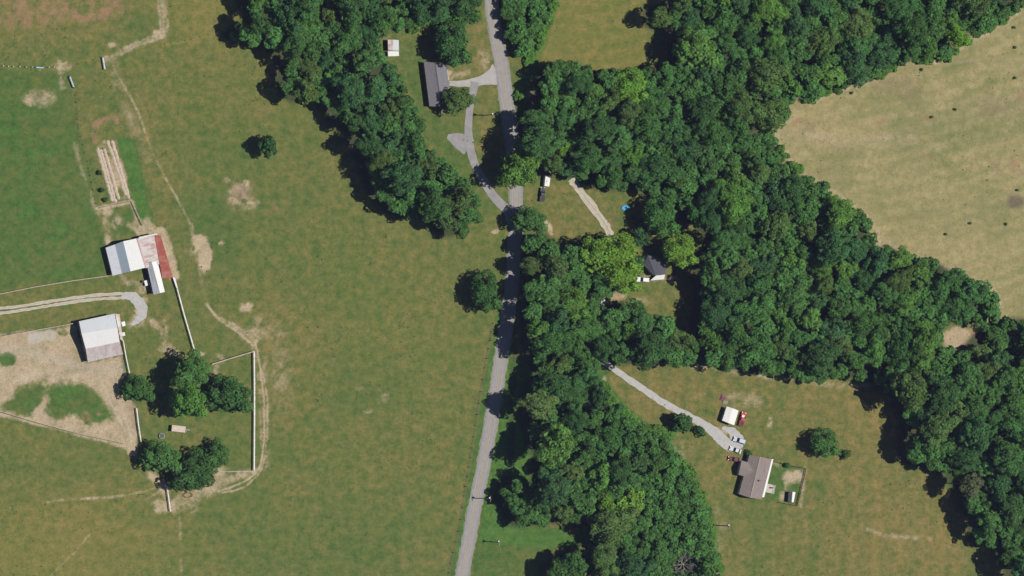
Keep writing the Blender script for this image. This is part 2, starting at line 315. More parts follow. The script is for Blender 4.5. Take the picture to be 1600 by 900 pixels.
# bare soil
dirt = mx(poly([(-40,528),(60,518),(122,508),(135,566),(190,555),(197,600),(212,640),(216,690),(200,700),(150,684),(100,670),(-40,640)], 4),
          poly([(195,690),(215,690),(215,710),(203,712)], 3))
island = mx(poly([(72,600),(100,597),(130,600),(155,615),(168,640),(178,660),(140,664),(112,655),(92,658),(76,642),(70,618)], 7, True), poly([(0,636),(25,610),(62,594),(78,602),(62,626),(50,652),(10,645)], 7, True), blob(10, 562, 14, 11, .3), blob(98, 521, 9, 5, .3, .7))
dirt = dirt * (1 - island) * (.94 + .12 * n25)
dirt = mx(dirt, stroke([(-30,640),(60,660),(120,676),(195,696)], 8, 3) * .9,
          stroke([(250,-30),(252,0),(257,40),(255,54),(235,62),(205,72),(182,82),(170,96)], 10, 5) * .55, stroke([(246,-30),(247,0),(252,42),(250,52),(232,60),(190,76),(172,90)], 4, 2) * .6,
          stroke([(262,30),(262,48),(250,62),(215,70),(188,86)], 3, 2) * .75, blob(174, 70, 7, 4, .4, .9), blob(246, 51, 5, 5, .4, .8), blob(168, 92, 7, 6, .5, .7),
          stroke([(172,96),(185,120),(198,142),(215,172),(232,222),(246,255),(262,285),(280,315),(297,350)], 2.6, 2.0) * .42, stroke([(178,105),(190,160),(222,222),(232,250)], 10, 8) * .2,
          blob(62, 152, 23, 14, .35, .62) , blob(95, 104, 14, 6, .5, .6), stroke([(92,96),(100,135)], 7, 6) * .45, blob(62, 108, 5, 3, .4, .7),
          stroke([(118,225),(128,265),(140,300),(150,330)], 5, 4) * .40, blob(164, 330, 12, 8, .5, .75), stroke([(152,326),(180,320),(205,315)], 6, 2) * .9, stroke([(205,315),(216,345)], 5, 3) * .6,
          stroke([(165,345),(170,380)], 8, 5) * .45, stroke([(228,345),(245,365)], 9, 5) * .6, stroke([(176,350),(186,370)], 4, 3) * .4, blob(222, 355, 10, 6, .4, .7),
          stroke([(252,362),(264,395),(272,432)], 15, 3) * .95, blob(312, 382, 13, 11, .25, .95), blob(320, 405, 10, 20, .3, .95), blob(308, 380, 12, 9, .3, .95), blob(346, 383, 5, 3, .4, .6),
          blob(375, 305, 19, 19, .5, .38), blob(352, 282, 7, 4, .5, .6), blob(388, 318, 14, 8, .5, .5), blob(385, 285, 6, 5, .4, .5), blob(382, 480, 10, 8, .4, .7),
          stroke([(235,500),(252,520),(262,540),(278,555)], 8, 5) * .6, stroke([(203,508),(218,485),(225,470)], 9, 4) * .7, blob(212, 505, 12, 6, .6, .4), stroke([(190,430),(205,450)], 8, 5) * .3,
          stroke([(322,475),(335,492),(352,507),(372,518),(396,540)], 3.5, 2) * .8, stroke([(345,497),(370,512),(392,535)], 3, 2) * .6, stroke([(402,500),(398,530),(402,560)], 8, 6) * .6, blob(396, 522, 12, 9, .6, .6), stroke([(362,505),(398,530)], 3, 2) * .7,
          stroke([(399,535),(406,570),(411,610),(413,650),(412,700),(407,728),(398,742),(375,756),(340,768)], 3.5, 1.6) * .95, stroke([(404,560),(417,610),(418,650),(417,690),(412,725),(404,742),(380,764),(345,770)], 3, 1.6) * .75,
          stroke([(409,560),(415,650),(414,730)], 9, 6) * .35, stroke([(396,555),(406,600),(408,700)], 3, 2) * .4,
          stroke([(398,738),(365,745),(335,756),(300,778)], 12, 5) * .6, stroke([(345,742),(335,765),(295,775),(272,790)], 22, 7) * .75, blob(255, 790, 14, 10, .4, .85), blob(290, 792, 18, 9, .6, .6), stroke([(235,742),(258,760),(262,795)], 10, 5) * .8,
          stroke([(280,800),(282,840),(285,930)], 3, 2.2) * .5, stroke([(75,785),(110,780),(170,778),(215,770),(258,758)], 3, 2.2) * .45, stroke([(225,782),(258,762)], 4, 2) * .5, stroke([(75,905),(98,880),(118,862),(140,835)], 2.5, 2) * .32,
          blob(342, 560, 9, 8, .5, .35), stroke([(338,565),(336,590)], 6, 4) * .5, stroke([(250,545),(268,552)], 6, 4) * .4, blob(312, 552, 8, 4, .4, .6),
          blob(1240, 745, 14, 10, .4, .85), stroke([(1236,745),(1225,765),(1224,778)], 9, 4) * .6, stroke([(1258,732),(1250,790)], 5, 3) * .5, blob(1215, 727, 12, 4, .5, .4),
          blob(1493, 528, 22, 17, .3, 1.0), blob(1378, 496, 12, 5, .3, .9), blob(1180, 208, 12, 7, .3, .9), blob(1245, 152, 14, 7, .4, .7), blob(1292, 322, 12, 12, .5, .5), blob(1375, 375, 14, 8, .5, .7),
          blob(857, 355, 5, 14, .35, .9, -25), blob(718, 220, 6, 6, .6, .5), blob(700, 115, 7, 5, .5, .6), blob(755, 92, 8, 16, .6, .55), stroke([(698,125),(712,118),(730,113)], 7, 4) * .5, blob(825, 148, 8, 6, .4, .7),
          blob(960, 462, 18, 6, .6, .5), blob(1000, 470, 18, 6, .7, .25), blob(1028, 435, 26, 5, .5, .5), blob(1205, 657, 5, 9, .4, .5), blob(1160, 625, 26, 12, .7, .28), blob(1128, 675, 10, 8, .5, .6), blob(1094, 572, 16, 5, .5, .55), blob(1255, 690, 0.1, .1), blob(690, 172, 4, 5, .5, .5), blob(632, 115, 4, 4, .5, .6),
          blob(1375, 590, 12, 4, .5, .4), stroke([(1355,828),(1395,838),(1460,843)], 5, 3.5) * .4, stroke([(1400,105),(1480,97),(1560,93),(1640,92)], 4, 3) * .28, stroke([(1190,208),(1260,212),(1350,218),(1430,214)], 12, 9) * .30,
          stroke([(1120,900),(1128,840),(1122,800)], 10, 8) * .2, blob(775, 362, 6, 3, .5, .7), stroke([(1065,690),(1068,728)], 5, 3) * .45, stroke([(945,590),(945,610),(958,625)], 4, 2.5) * .5, blob(563, 605, 4, 5, .6, .3), blob(602, 621, 6, 7, .7, .25), blob(577, 643, 7, 3, .7, .3), stroke([(297,350),(303,385),(312,430),(324,475)], 3, 2.5) * .22, stroke([(300,350),(303,372)], 3, 2) * .4)
dirt = mx(dirt, poly([(150,228),(163,219),(181,217),(204,308),(176,317)], 3) * .38, poly([(208,348),(232,342),(248,366),(215,372)], 4, True) * .6,
          stroke([(163,340),(168,378)], 7, 3) * .55, stroke([(176,345),(184,372)], 3, 2) * .5, stroke([(200,350),(224,366)], 6, 3) * .6, blob(186, 345, 7, 8, .6, .4), stroke([(232,345),(242,362)], 5, 2) * .8, stroke([(206,320),(214,338)], 4, 2) * .7,
          stroke([(20,600),(60,585),(110,588),(150,575),(195,600)], 5, 4) * .5, blob(222, 444, 14, 12, .7, .45), stroke([(258,500),(262,540)], 5, 4) * .3, blob(398, 522, 16, 10, .8, .3), blob(425, 520, 20, 12, .9, .18), blob(440, 590, 14, 40, .9, .2), blob(300, 392, 9, 8, .6, .5))
edge_l = [(1600,8),(1575,33),(1545,50),(1515,64),(1480,94),(1440,99),(1410,97),(1380,114),(1335,139),(1300,142),(1262,162),(1248,175),(1228,196),(1205,212),(1220,228),(1234,250),(1245,265),(1275,281),(1296,296),(1322,314),(1348,330),(1369,355),(1374,378),(1405,392),(1440,406),(1480,414),(1503,430),(1540,442),(1560,465),(1566,485)]
dirt = mx(dirt, stroke(edge_l, 6, 5) * .55, stroke([(1100,572),(1170,584),(1240,592),(1300,602),(1372,602),(1400,628)], 6, 5) * .4, stroke([(1052,690),(1085,760),(1110,830),(1125,900)], 4, 4) * .25,
          stroke([(1200,222),(1300,228),(1400,222),(1480,228)], 5, 5) * .22, stroke([(1215,200),(1300,196),(1400,180)], 4, 4) * .15, stroke([(1250,250),(1350,262),(1450,255)], 4, 4) * .12)
# woodland floor
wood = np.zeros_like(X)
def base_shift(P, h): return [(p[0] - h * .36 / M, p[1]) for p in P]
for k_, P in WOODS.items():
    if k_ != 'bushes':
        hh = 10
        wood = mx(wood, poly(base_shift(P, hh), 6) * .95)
wood = mx(wood, stroke([(822,380),(808,440),(806,520),(800,600),(800,700),(795,760)], 10, 5) * .6)  # weaker strip of the same dark colour along the road side
# reddish soil
red = mx(poly([(152,230),(163,221),(181,219),(203,306),(177,315)], 3) * .45, stroke([(148,222),(146,205),(150,192),(165,187),(180,183),(184,190)], 7, 3) * .9, blob(150, 200, 5, 10, .4, .7), blob(140, 12, 44, 16, .8, .8), blob(85, 18, 26, 14, .8, .7), blob(40, 30, 40, 14, .9, .4), blob(20, 10, 30, 12, .9, .4), blob(395, 208, 9, 5, .6, .3),
         blob(1580, 262, 22, 12, .6, .6), blob(1585, 240, 16, 8, .6, .4), blob(1600, 135, 12, 20, .6, .6), blob(1440, 246, 16, 7, .6, .5), blob(1372, 190, 14, 7, .6, .4), blob(1450, 185, 10, 8, .6, .35), blob(1242, 192, 14, 8, .6, .45), blob(1284, 194, 8, 6, .6, .3), blob(1520, 252, 20, 8, .6, .25),
         blob(1518, 258, 16, 6, .6, .25), blob(602, 65, 8, 22, .5, .9), blob(898, 828, 15, 5, .4, .9), blob(922, 846, 5, 4, .4, .6), blob(1518, 520, 10, 6, .4, .7), blob(375, 305, 14, 20, .4, .65), blob(425, 330, 14, 8, .7, .3), blob(457, 312, 10, 8, .7, .25), blob(424, 322, 6, 5, .6, .3),
         blob(965, 466, 12, 4, .5, .6), stroke([(190,440),(200,440)], 6, 3) * .1, stroke([(232,625),(232,626)], 4, 3) * .1, blob(202, 652, 9, 20, .6, .75), blob(190, 590, 8, 10, .6, .3), blob(415, 178, 12, 8, .7, .25), blob(905, 318, 8, 6, .7, .2), blob(955, 350, 6, 14, .5, .35), blob(1585, 315, 14, 11, .35, .0), blob(134, 652, 8, 8, .5, .6), blob(152, 645, 5, 3, .5, .5))
dark = mx(stroke([(770,505),(763,545),(757,575),(748,630),(737,700),(725,775),(716,830),(704,880),(693,940)], 2.2, 1.0) * .38, blob(1585, 316, 13, 11, .4, .75), blob(1265, 197, 8, 5, .5, .3), stroke([(200,590),(212,660)], 14, 8) * .3, blob(62, 150, 6, 5, .5, .5), blob(380, 300, 10, 12, .5, .4), blob(1385, 133, 24, 14, .8, .25), blob(1560, 165, 30, 12, .8, .25), blob(1420, 140, 20, 16, .8, .2))
gravel = mx(stroke([(150,575),(165,610),(178,640),(196,675)], 3, 2) * .35, stroke([(170,570),(182,610),(196,650),(206,690)], 3, 2) * .3, stroke([(15,600),(60,580),(110,590),(150,578)], 3, 2) * .3, stroke([(0,545),(60,550),(120,575),(190,575)], 12, 10) * .25, blob(55, 528, 12, 10, .2, .6), blob(76, 526, 10, 10, .2, .5))
yellow = mx(blob(470, 120, 120, 70, .9, .14), blob(620, 520, 130, 180, .95, .07), blob(88, 583, 12, 8, .6, .6), blob(330, 12, 70, 50, .8, .25), top_mid * .3, blob(80, 860, 170, 80, .9, .25), stroke([(256,70),(300,62),(355,47)], 5, 3) * .8, stroke([(175,86),(120,98),(100,104)], 4, 3) * .5, stroke([(120,360),(160,350)], 3, 2) * 0)
ground_v = np.zeros((H_, W_, 3)); ground_v[..., 0] = (X - 800) * M; ground_v[..., 1] = (450 - Y) * M
red = red * np.clip(.55 + 1.0 * n25 + .8 * n8, 0, 1)
def frayed(m_, k=1.0): return np.clip(m_ + k * (n25 * .8 + n8 * 1.0) * 3.2 * m_ * (1 - m_), 0, 1)
dirt, lush, red, hay = frayed(np.clip(dirt, 0, 1)), frayed(lush, .6), frayed(np.clip(red, 0, 1)), hay
dry = dry + .22 * n25 + .16 * n8
vstr = fbm(Xc * 1.0 + Yc * .12, Yc * .10, 26, 88, 4, .6); cstr = fbm(Xc * .10, Yc * 1.0 + Xc * .25, 16, 91, 4, .6)
dry = dry + S_E * vstr * .38; mow = .13 * hay * np.sin(np.hypot(Xc - 1250, Yc + 700) / 3.3 + 4 * n60) + .07 * S_E * np.sin((Xc + .15 * Yc) / 5.5 + 3 * n60) + .14 * top_mid * np.sin(np.hypot(Xc - 900, Yc + 150) / 3.4 + 3 * n60)
dry = dry + mow; lush = np.clip(lush - mow + hay * (.05 + .30 * np.clip(cstr, 0, 1) + .35 * np.clip(n60, 0, 1)) - hay * .12 + S_E * .35 * np.clip(-vstr, 0, 1), 0, 1)
me = bpy.data.meshes.new('ground'); nv = W_ * H_
me.vertices.add(nv); me.vertices.foreach_set('co', ground_v.reshape(-1).astype(np.float32))
idx = np.arange(nv).reshape(H_, W_); q = np.stack([idx[1:, :-1], idx[1:, 1:], idx[:-1, 1:], idx[:-1, :-1]], -1).reshape(-1)
nf = len(q) // 4
me.loops.add(len(q)); me.loops.foreach_set('vertex_index', q.astype(np.int32))
me.polygons.add(nf); me.polygons.foreach_set('loop_start', np.arange(0, len(q), 4, dtype=np.int32)); me.polygons.foreach_set('loop_total', np.full(nf, 4, np.int32))
me.update(calc_edges=True)
def put_attr(name, chans):
    a = me.attributes.new(name, 'FLOAT_COLOR', 'POINT'); d = np.stack([np.clip(c, 0, 1) for c in chans], -1).astype(np.float32)
    a.data.foreach_set('color', d.reshape(-1))
ones = np.ones_like(X)
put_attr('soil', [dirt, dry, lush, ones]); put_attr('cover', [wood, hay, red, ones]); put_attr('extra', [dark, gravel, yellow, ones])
gm, n, l, b = nmat('pasture_ground')
def sep(name):
    a = n.new('ShaderNodeAttribute'); a.attribute_name = name; s = n.new('ShaderNodeSeparateColor'); l.new(a.outputs['Color'], s.inputs[0]); return s.outputs
s1, s2, s3 = sep('soil'), sep('cover'), sep('extra')
pos = n.new('ShaderNodeNewGeometry').outputs['Position']
nA, nB, nC, nD = noise(n, l, .055, 5, pos, .6), noise(n, l, .32, 5, pos, .7), noise(n, l, 1.4, 4, pos, .7), noise(n, l, .9, 3, pos, .6, 1.0)
fB = ramp(n, l, nB, [(.36, 0.0), (.64, 1.0)]); fC = ramp(n, l, nC, [(.3, 0.0), (.7, 1.0)])
green = mixc(n, l, fB, (.062, .108, .024), (.140, .148, .040))
lushc = mixc(n, l, fB, (.034, .092, .019), (.075, .132, .029))
dryc = mixc(n, l, fB, (.135, .124, .034), (.245, .178, .066))
brk = mth(n, l, 'MULTIPLY', mth(n, l, 'SUBTRACT', nB, .5), 1.5)
brk2 = mth(n, l, 'MULTIPLY', mth(n, l, 'SUBTRACT', nC, .5), 1.7)
def soft(sock, amt=1.0, sh=0.0):
    return mth(n, l, 'ADD', sock, mth(n, l, 'MULTIPLY', mth(n, l, 'ADD', brk, brk2), mth(n, l, 'MULTIPLY', amt, mth(n, l, 'MINIMUM', mth(n, l, 'MULTIPLY', sock, 3.0), 1.0))), clamp=True)
nE = noise(n, l, .12, 5, pos, .7, .6)
c = mixc(n, l, mth(n, l, 'ADD', soft(s1[1], .8), mth(n, l, 'MULTIPLY', mth(n, l, 'SUBTRACT', nE, .5), 1.1), clamp=True), green, dryc)
c = mixc(n, l, mth(n, l, 'ADD', soft(s1[2], .5), mth(n, l, 'MULTIPLY', mth(n, l, 'SUBTRACT', nA, .55), .9), clamp=True), c, lushc)
c = mixc(n, l, mth(n, l, 'MULTIPLY', mth(n, l, 'SUBTRACT', s1[2], .76), 4.0, clamp=True), c, mixc(n, l, fB, (.040, .112, .020), (.088, .165, .034)))
c = mixc(n, l, mth(n, l, 'MULTIPLY', s3[2], .8), c, (.220, .190, .040))
hayc = mixc(n, l, fB, (.235, .205, .090), (.345, .285, .140))
hayc = mixc(n, l, ramp(n, l, nA, [(.44, 0.0), (.68, .6)]), hayc, (.185, .182, .074))
hayc = mixc(n, l, mth(n, l, 'MULTIPLY', s1[2], 1.2, clamp=True), hayc, (.150, .165, .058))
c = mixc(n, l, s2[1], c, hayc)
c = mixc(n, l, mth(n, l, 'MULTIPLY', soft(s2[2], .5), .75), c, (.30, .165, .105))
dirtc = mixc(n, l, mixc(n, l, .8, fC, ramp(n, l, nE, [(.35, 0.0), (.65, 1.0)])), (.32, .245, .155), (.46, .365, .240))
c = mixc(n, l, soft(s1[0], .45), c, dirtc)
c = mixc(n, l, s3[1], c, (.42, .40, .36))
c = mixc(n, l, s3[0], c, (.115, .085, .07))
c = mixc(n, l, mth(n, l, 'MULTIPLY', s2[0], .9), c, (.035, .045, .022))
c = mixc(n, l, ramp(n, l, nC, [(.30, .32), (.48, 0.0)]), c, (.060, .090, .035))       # scattered coarse tufts
c = mixc(n, l, ramp(n, l, nD, [(.60, 0.0), (.75, .25)]), c, (.26, .21, .12))
nF = noise(n, l, .75, 6, pos, .85)
c = mixc(n, l, 1.0, c, ramp(n, l, nF, [(.34, .74), (.5, 1.0), (.66, 1.0)]), 'MULTIPLY')
l.new(c, b.inputs['Base Color']); b.inputs['Roughness'].default_value = .95; b.inputs['Specular IOR Level'].default_value = .15
bump(n, l, b, mth(n, l, 'ADD', nC, nB), .7, .25)
me.materials.append(gm)
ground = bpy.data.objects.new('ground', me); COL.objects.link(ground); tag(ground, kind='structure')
# thin air between the survey aircraft and the ground
gx0, gx1 = (gx[0] - 800) * M - 40, (gx[-1] - 800) * M + 40; gy0, gy1 = (450 - gy[-1]) * M - 40, (450 - gy[0]) * M + 40
hz = MB().box(gx0, gx1, gy0, gy1, -1.0, CAMH + 60).build('haze', None); tag(hz, 'thin bluish summer air over the whole farmland', 'haze', kind='stuff')
hm = bpy.data.materials.new('haze'); hm.use_nodes = True; hn = hm.node_tree.nodes; hn.clear()
ho = hn.new('ShaderNodeOutputMaterial'); hv = hn.new('ShaderNodeVolumePrincipled'); hm.node_tree.links.new(hv.outputs[0], ho.inputs['Volume'])
hv.inputs['Color'].default_value = (.52, .58, 1, 1); hv.inputs['Density'].default_value = HAZE; hz.data.materials.append(hm)

# ------------------------------------------------------------------ roads and drives
def road_mat(name, a, bcol, patch=None, tracks=0.0, rough=.9, ns=.6, centre=None):
    m, n, l, b = nmat(name); g = n.new('ShaderNodeNewGeometry').outputs['Position']; uv = n.new('ShaderNodeUVMap')
    sx = n.new('ShaderNodeSeparateXYZ'); l.new(uv.outputs[0], sx.inputs[0])
    f = noise(n, l, ns, 6, g, .7); c = mixc(n, l, ramp(n, l, f, [(.3, 0.0), (.7, 1.0)]), a, bcol)
    if tracks:   # worn wheel paths: uv.y runs 0..1 across the carriageway
        t = ramp(n, l, sx.outputs[1], [(0, 0.0), (.14, 0.0), (.22, 1.0), (.32, 0.1), (.42, 1.0), (.50, 0.0), (.58, 1.0), (.68, .1), (.78, 1.0), (.86, 0.0)])
        mp = n.new('ShaderNodeMapping'); l.new(uv.outputs[0], mp.inputs[0]); mp.inputs['Scale'].default_value = (.03, 2, 1)
        t = mth(n, l, 'MULTIPLY', t, noise(n, l, 2, 3, mp.outputs[0]))
        c = mixc(n, l, mth(n, l, 'MULTIPLY', t, tracks), c, patch)
    if centre: c = mixc(n, l, mth(n, l, 'MULTIPLY', ramp(n, l, sx.outputs[1], [(.36, 0.0), (.5, 1.0), (.64, 0.0)]), ramp(n, l, noise(n, l, .5, 4, g), [(.35, .2), (.6, .8)])), c, centre)
    cr = noise(n, l, 3.5, 5, g, .8); c = mixc(n, l, ramp(n, l, cr, [(.30, .5), (.42, 0.0)]), c, [x * .55 for x in a])
    l.new(c, b.inputs['Base Color']); b.inputs['Roughness'].default_value = rough; bump(n, l, b, cr, .3, .03)
    return m
MT['asphalt'] = road_mat('asphalt', (.20, .195, .19), (.265, .255, .245), (.34, .30, .27), .95)
MT['old_asphalt'] = road_mat('old_asphalt', (.19, .185, .185), (.30, .285, .275), ns=.35)
MT['gravel'] = road_mat('gravel', (.34, .30, .235), (.46, .42, .345), centre=(.22, .20, .13))
MT['grey_gravel'] = road_mat('grey_gravel', (.31, .30, .29), (.43, .415, .39))
def ribbon(name, P, wd, z, mat, jag=.25, kind='structure', smooth=2, step=1.2, uvw=True):
    """P: photo pixels or (px, py, width in metres); a sheet with a slightly ragged edge"""
    P3 = [(p[0], p[1], p[2] if len(p) > 2 else wd) for p in P]
    for _ in range(smooth):
        Q = [P3[0]]
        for a, c_ in zip(P3, P3[1:]):
            Q += [tuple(u * .75 + v * .25 for u, v in zip(a, c_)), tuple(u * .25 + v * .75 for u, v in zip(a, c_))]
        Q.append(P3[-1]); P3 = Q
    pts = []; 
    for a, c_ in zip(P3, P3[1:]):
        L = math.hypot(a[0] - c_[0], a[1] - c_[1]) * M; k = max(1, int(L / step))
        for i in range(k): t = i / k; pts.append(tuple(u * (1 - t) + v * t for u, v in zip(a, c_)))
    pts.append(P3[-1]); mb = MB(); vs, fs, uv = [], [], []; dist = 0
    K = 5
    for i, p in enumerate(pts):
        a, c_ = pts[max(0, i - 1)], pts[min(len(pts) - 1, i + 1)]
        d = (G(c_[0], c_[1]) - G(a[0], a[1])).normalized(); nrm = Vector((-d.y, d.x, 0)); g = G(p[0], p[1], z)
        jl, jr = random.uniform(-jag, jag), random.uniform(-jag, jag)
        if i: dist += (g - last).length
        last = g
        for k in range(K):
            t = k / (K - 1); off = (t - .5) * p[2] + (jl if k == 0 else jr if k == K - 1 else 0)
            vs.append(g + nrm * off); uv.append((dist, t))
    for i in range(len(pts) - 1):
        for k in range(K - 1): a = i * K + k; fs.append((a, a + K, a + K + 1, a + 1))
    m2 = bpy.data.meshes.new(name); m2.from_pydata([tuple(v) for v in vs], [], fs); u = m2.uv_layers.new(name='UVMap')
    for lp in m2.loops: u.data[lp.index].uv = uv[lp.vertex_index]
    m2.materials.append(mat); o = bpy.data.objects.new(name, m2); COL.objects.link(o)
    bm = bmesh.new(); bm.from_mesh(m2); bmesh.ops.recalc_face_normals(bm, faces=bm.faces)
    if sum(f.normal.z for f in bm.faces) < 0: bmesh.ops.reverse_faces(bm, faces=bm.faces)
    bm.to_mesh(m2); bm.free()
    if kind: tag(o, kind=kind)
    return o
MAIN = [(765,-60,5.4),(767,0,5.4),(774,50,5.1),(784,100,5.4),(790,150,5.4),(795,185,5.4),(802,240,5.4),(807,300,5.1),(806,350,5.1),(803,400,5.2),(799,450,5.2),(793,500,5.15),(784,550,5.15),(774,620,5.15),(764,680,5.15),(753,740,5.15),(742,790,5.15),(733,840,5.15),(722,900,5.15),(709,970,5.15)]
sh = ribbon('road_shoulder', [(p[0], p[1], p[2] + .6) for p in MAIN], 6.8, .03, simple('shoulder_gravel', (.26, .24, .16), .95, c2=(.13, .15, .07), scale=.8), .3)
ribbon('main_road', MAIN, 6, .09, MT['asphalt'], .06)
def line_mat():
    m, n, l, b = nmat('yellow_line_paint'); g = n.new('ShaderNodeNewGeometry').outputs['Position']
    l.new(mixc(n, l, ramp(n, l, noise(n, l, 2.0, 5, g, .8), [(.4, 0.0), (.6, 1.0)]), (.27, .23, .17), (.42, .32, .13)), b.inputs['Base Color']); b.inputs['Roughness'].default_value = .8; return m
LM = line_mat()
for s_ in (-.35, .35): 
    ribbon('centre_line', [(p[0] + s_, p[1]) for p in MAIN], .11, .12, LM, 0)
ribbon('side_road', [(742,128,3.4),(738,150,2.8),(733,175,2.6),(731,210,3.2),(735,235,3.2),(742,258,3),(756,284,3.2),(770,306,3.2),(784,320,3.6),(796,331,4)], 3, .06, MT['old_asphalt'], .12)
ribbon('turnout', [(699,213,1.6),(708,216,4.4),(720,221,6.6),(733,230,7.0)], 3, .045, MT['old_asphalt'], .15, smooth=1)
ribbon('house_driveway', [(698,130,1.6),(715,131,2.2),(735,130,3.2),(755,125,3.6),(770,120,6.5),(778,116,9)], 3, .052, road_mat('pale_asphalt', (.30, .285, .27), (.38, .36, .335)), .12)
ribbon('road_junction', [(790,324,3.0),(797,334,4.6),(802,348,5.0)], 6, .075, MT['old_asphalt'], .1)
ribbon('gravel_drive', [(892,280),(900,290),(920,315),(940,342),(952,362),(960,385)], 2.9, .04, MT['gravel'], .3)
ribbon('long_driveway', [(936,560,1.8),(950,570,2.2),(975,588,2.4),(1005,608,2.5),(1040,632,2.6),(1072,648,2.6),(1098,662,3),(1118,676,4.2),(1128,688,4.6),(1142,698,4),(1156,704,2)], 2.6, .04, MT['grey_gravel'], .2)
ribbon('parking_pad', [(1128,668,1),(1140,672,2.8),(1150,680,4.6),(1153,692,5),(1150,702,3)], 3, .05, MT['grey_gravel'], .3)
for i, (off) in enumerate((-1, 1)):
    ribbon('farm_track', [(-40, 489 + off * 4.2), (0, 486 + off * 3.6), (50, 479 + off * 3.4), (110, 469 + off * 3.2), (160, 463 + off * 3.2), (195, 462 + off * 3)], 1.15, .04, MT['gravel'], .16)
ribbon('farm_turning_pad', [(190,462,2.2),(206,461,3.6),(218,474,4.6),(224,488,4.0),(217,498,2.6),(206,508,1.2)], 3, .045, MT['grey_gravel'], .35)

# ------------------------------------------------------------------ buildings
def strip_cleanup(r):
    if '_c' in r: del r['_c']
def quad_uv(mesh):
    """uv.x along the first edge (ridge direction), uv.y up the slope, both in metres"""
    u = mesh.uv_layers.new(name='UVMap')
    for p in mesh.polygons:
        vs = [mesh.vertices[i].co for i in p.vertices]; e = Vector(mesh['ridge']) if 'ridge' in mesh else (vs[1] - vs[0]); e = e.normalized(); f = p.normal.cross(e)
        for li, vi in zip(p.loop_indices, p.vertices):
            co = mesh.vertices[vi].co; u.data[li].uv = (co.dot(e), co.dot(f))
def strip_building(name, label, cat, lines, mats, wall_mat, group=None, inset=.35, names=None, ends=(True, True), wall_open=None):
    """lines: list of (top px, bottom px, height) across the building; a roof panel spans each pair of lines.
    Walls drop from the outline, set in under the eaves."""
    T = [U(a[0], a[1], h) for a, b_, h in lines]; B = [U(b_[0], b_[1], h) for a, b_, h in lines]
    cen = sum((p for p in T + B), Vector()) / (2 * len(T)); cen.z = 0
    root = thing(name, label, cat, cen, 0, group)
    T = [p - cen for p in T]; B = [p - cen for p in B]
    ridge = (B[0] - T[0]); ridge.z = 0; ridge.normalize()
    for i in range(len(T) - 1):
        mb = MB(); q = [T[i], B[i], B[i + 1], T[i + 1]]; mb.slab(q, .10)
        o = mb.build(names[i] if names else 'roof_slope', mats[i], root); o.data['ridge'] = tuple(ridge); quad_uv(o.data)
    # ridge caps
    if wall_mat:
        across = (T[-1] - T[0]); across.z = 0; across.normalize()
        def ins(p, sr, sa): return p + ridge * (sr * inset) + across * (sa * inset) - Vector((0, 0, .16))
        tt = [ins(p, 1, 1 if i == 0 else -1 if i == len(T) - 1 else 0) for i, p in enumerate(T)]
        bb = [ins(p, -1, 1 if i == 0 else -1 if i == len(T) - 1 else 0) for i, p in enumerate(B)]
        g = lambda p: Vector((p.x, p.y, 0))
        mb = MB()
        if ends[0]: mb.add(tt + [g(p) for p in tt[::-1]], [tuple(range(2 * len(tt)))])
        if ends[1]: mb.add(bb + [g(p) for p in bb[::-1]], [tuple(range(2 * len(bb)))])
        mb.add([tt[0], bb[0], g(bb[0]), g(tt[0])], [(0, 1, 2, 3)]); mb.add([tt[-1], bb[-1], g(bb[-1]), g(tt[-1])], [(0, 1, 2, 3)])
        mb.build('wall', wall_mat, root)
        fm = MB(); fl = [g(p) + Vector((0, 0, .1)) for p in (tt[0], tt[-1], bb[-1], bb[0])]; 
        fm.slab(fl, .12); fm.build('floor_slab', MT['concrete'], root)
        root['_c'] = 1
        return root, tt, bb, cen
    return root, T, B, cen
def opening(root, a, b_, t, wd, z0, z1, out, name='window', frame=None, pane=None):
    """opening on the wall a-b (local coords) at fraction t"""
    a, b_ = Vector((a.x, a.y, 0)), Vector((b_.x, b_.y, 0)); d = (b_ - a).normalized(); nrm = Vector((d.y, -d.x, 0)) * out
    c_ = a.lerp(b_, t); frame = frame or MT['white_paint']; pane = pane or MT['glass']
    def pl(w0, w1, za, zb, off, th): 
        mb = MB(); p = c_ + nrm * off; mb.bar(p + d * w0 + Vector((0, 0, (za + zb) / 2)), p + d * w1 + Vector((0, 0, (za + zb) / 2)), th, zb - za); return mb
    f = pl(-wd / 2, wd / 2, z0, z1, .02, .06)
    o = f.build(name, frame if name == 'window' else pane, root)
    if name == 'window': pl(-wd / 2 + .09, wd / 2 - .09, z0 + .09, z1 - .09, .05, .03).build('pane', pane, o)
    else: pl(wd / 2 - .25, wd / 2 - .13, z0 + .95, z0 + 1.1, .09, .08).build('handle', MT['galv'], o)
    return o
def cap(root, a, b_, mat, wd=.35, name='ridge_cap'):
    MB().bar(Vector(a) + Vector((0, 0, .03)), Vector(b_) + Vector((0, 0, .03)), wd, .06).build(name, mat, root)

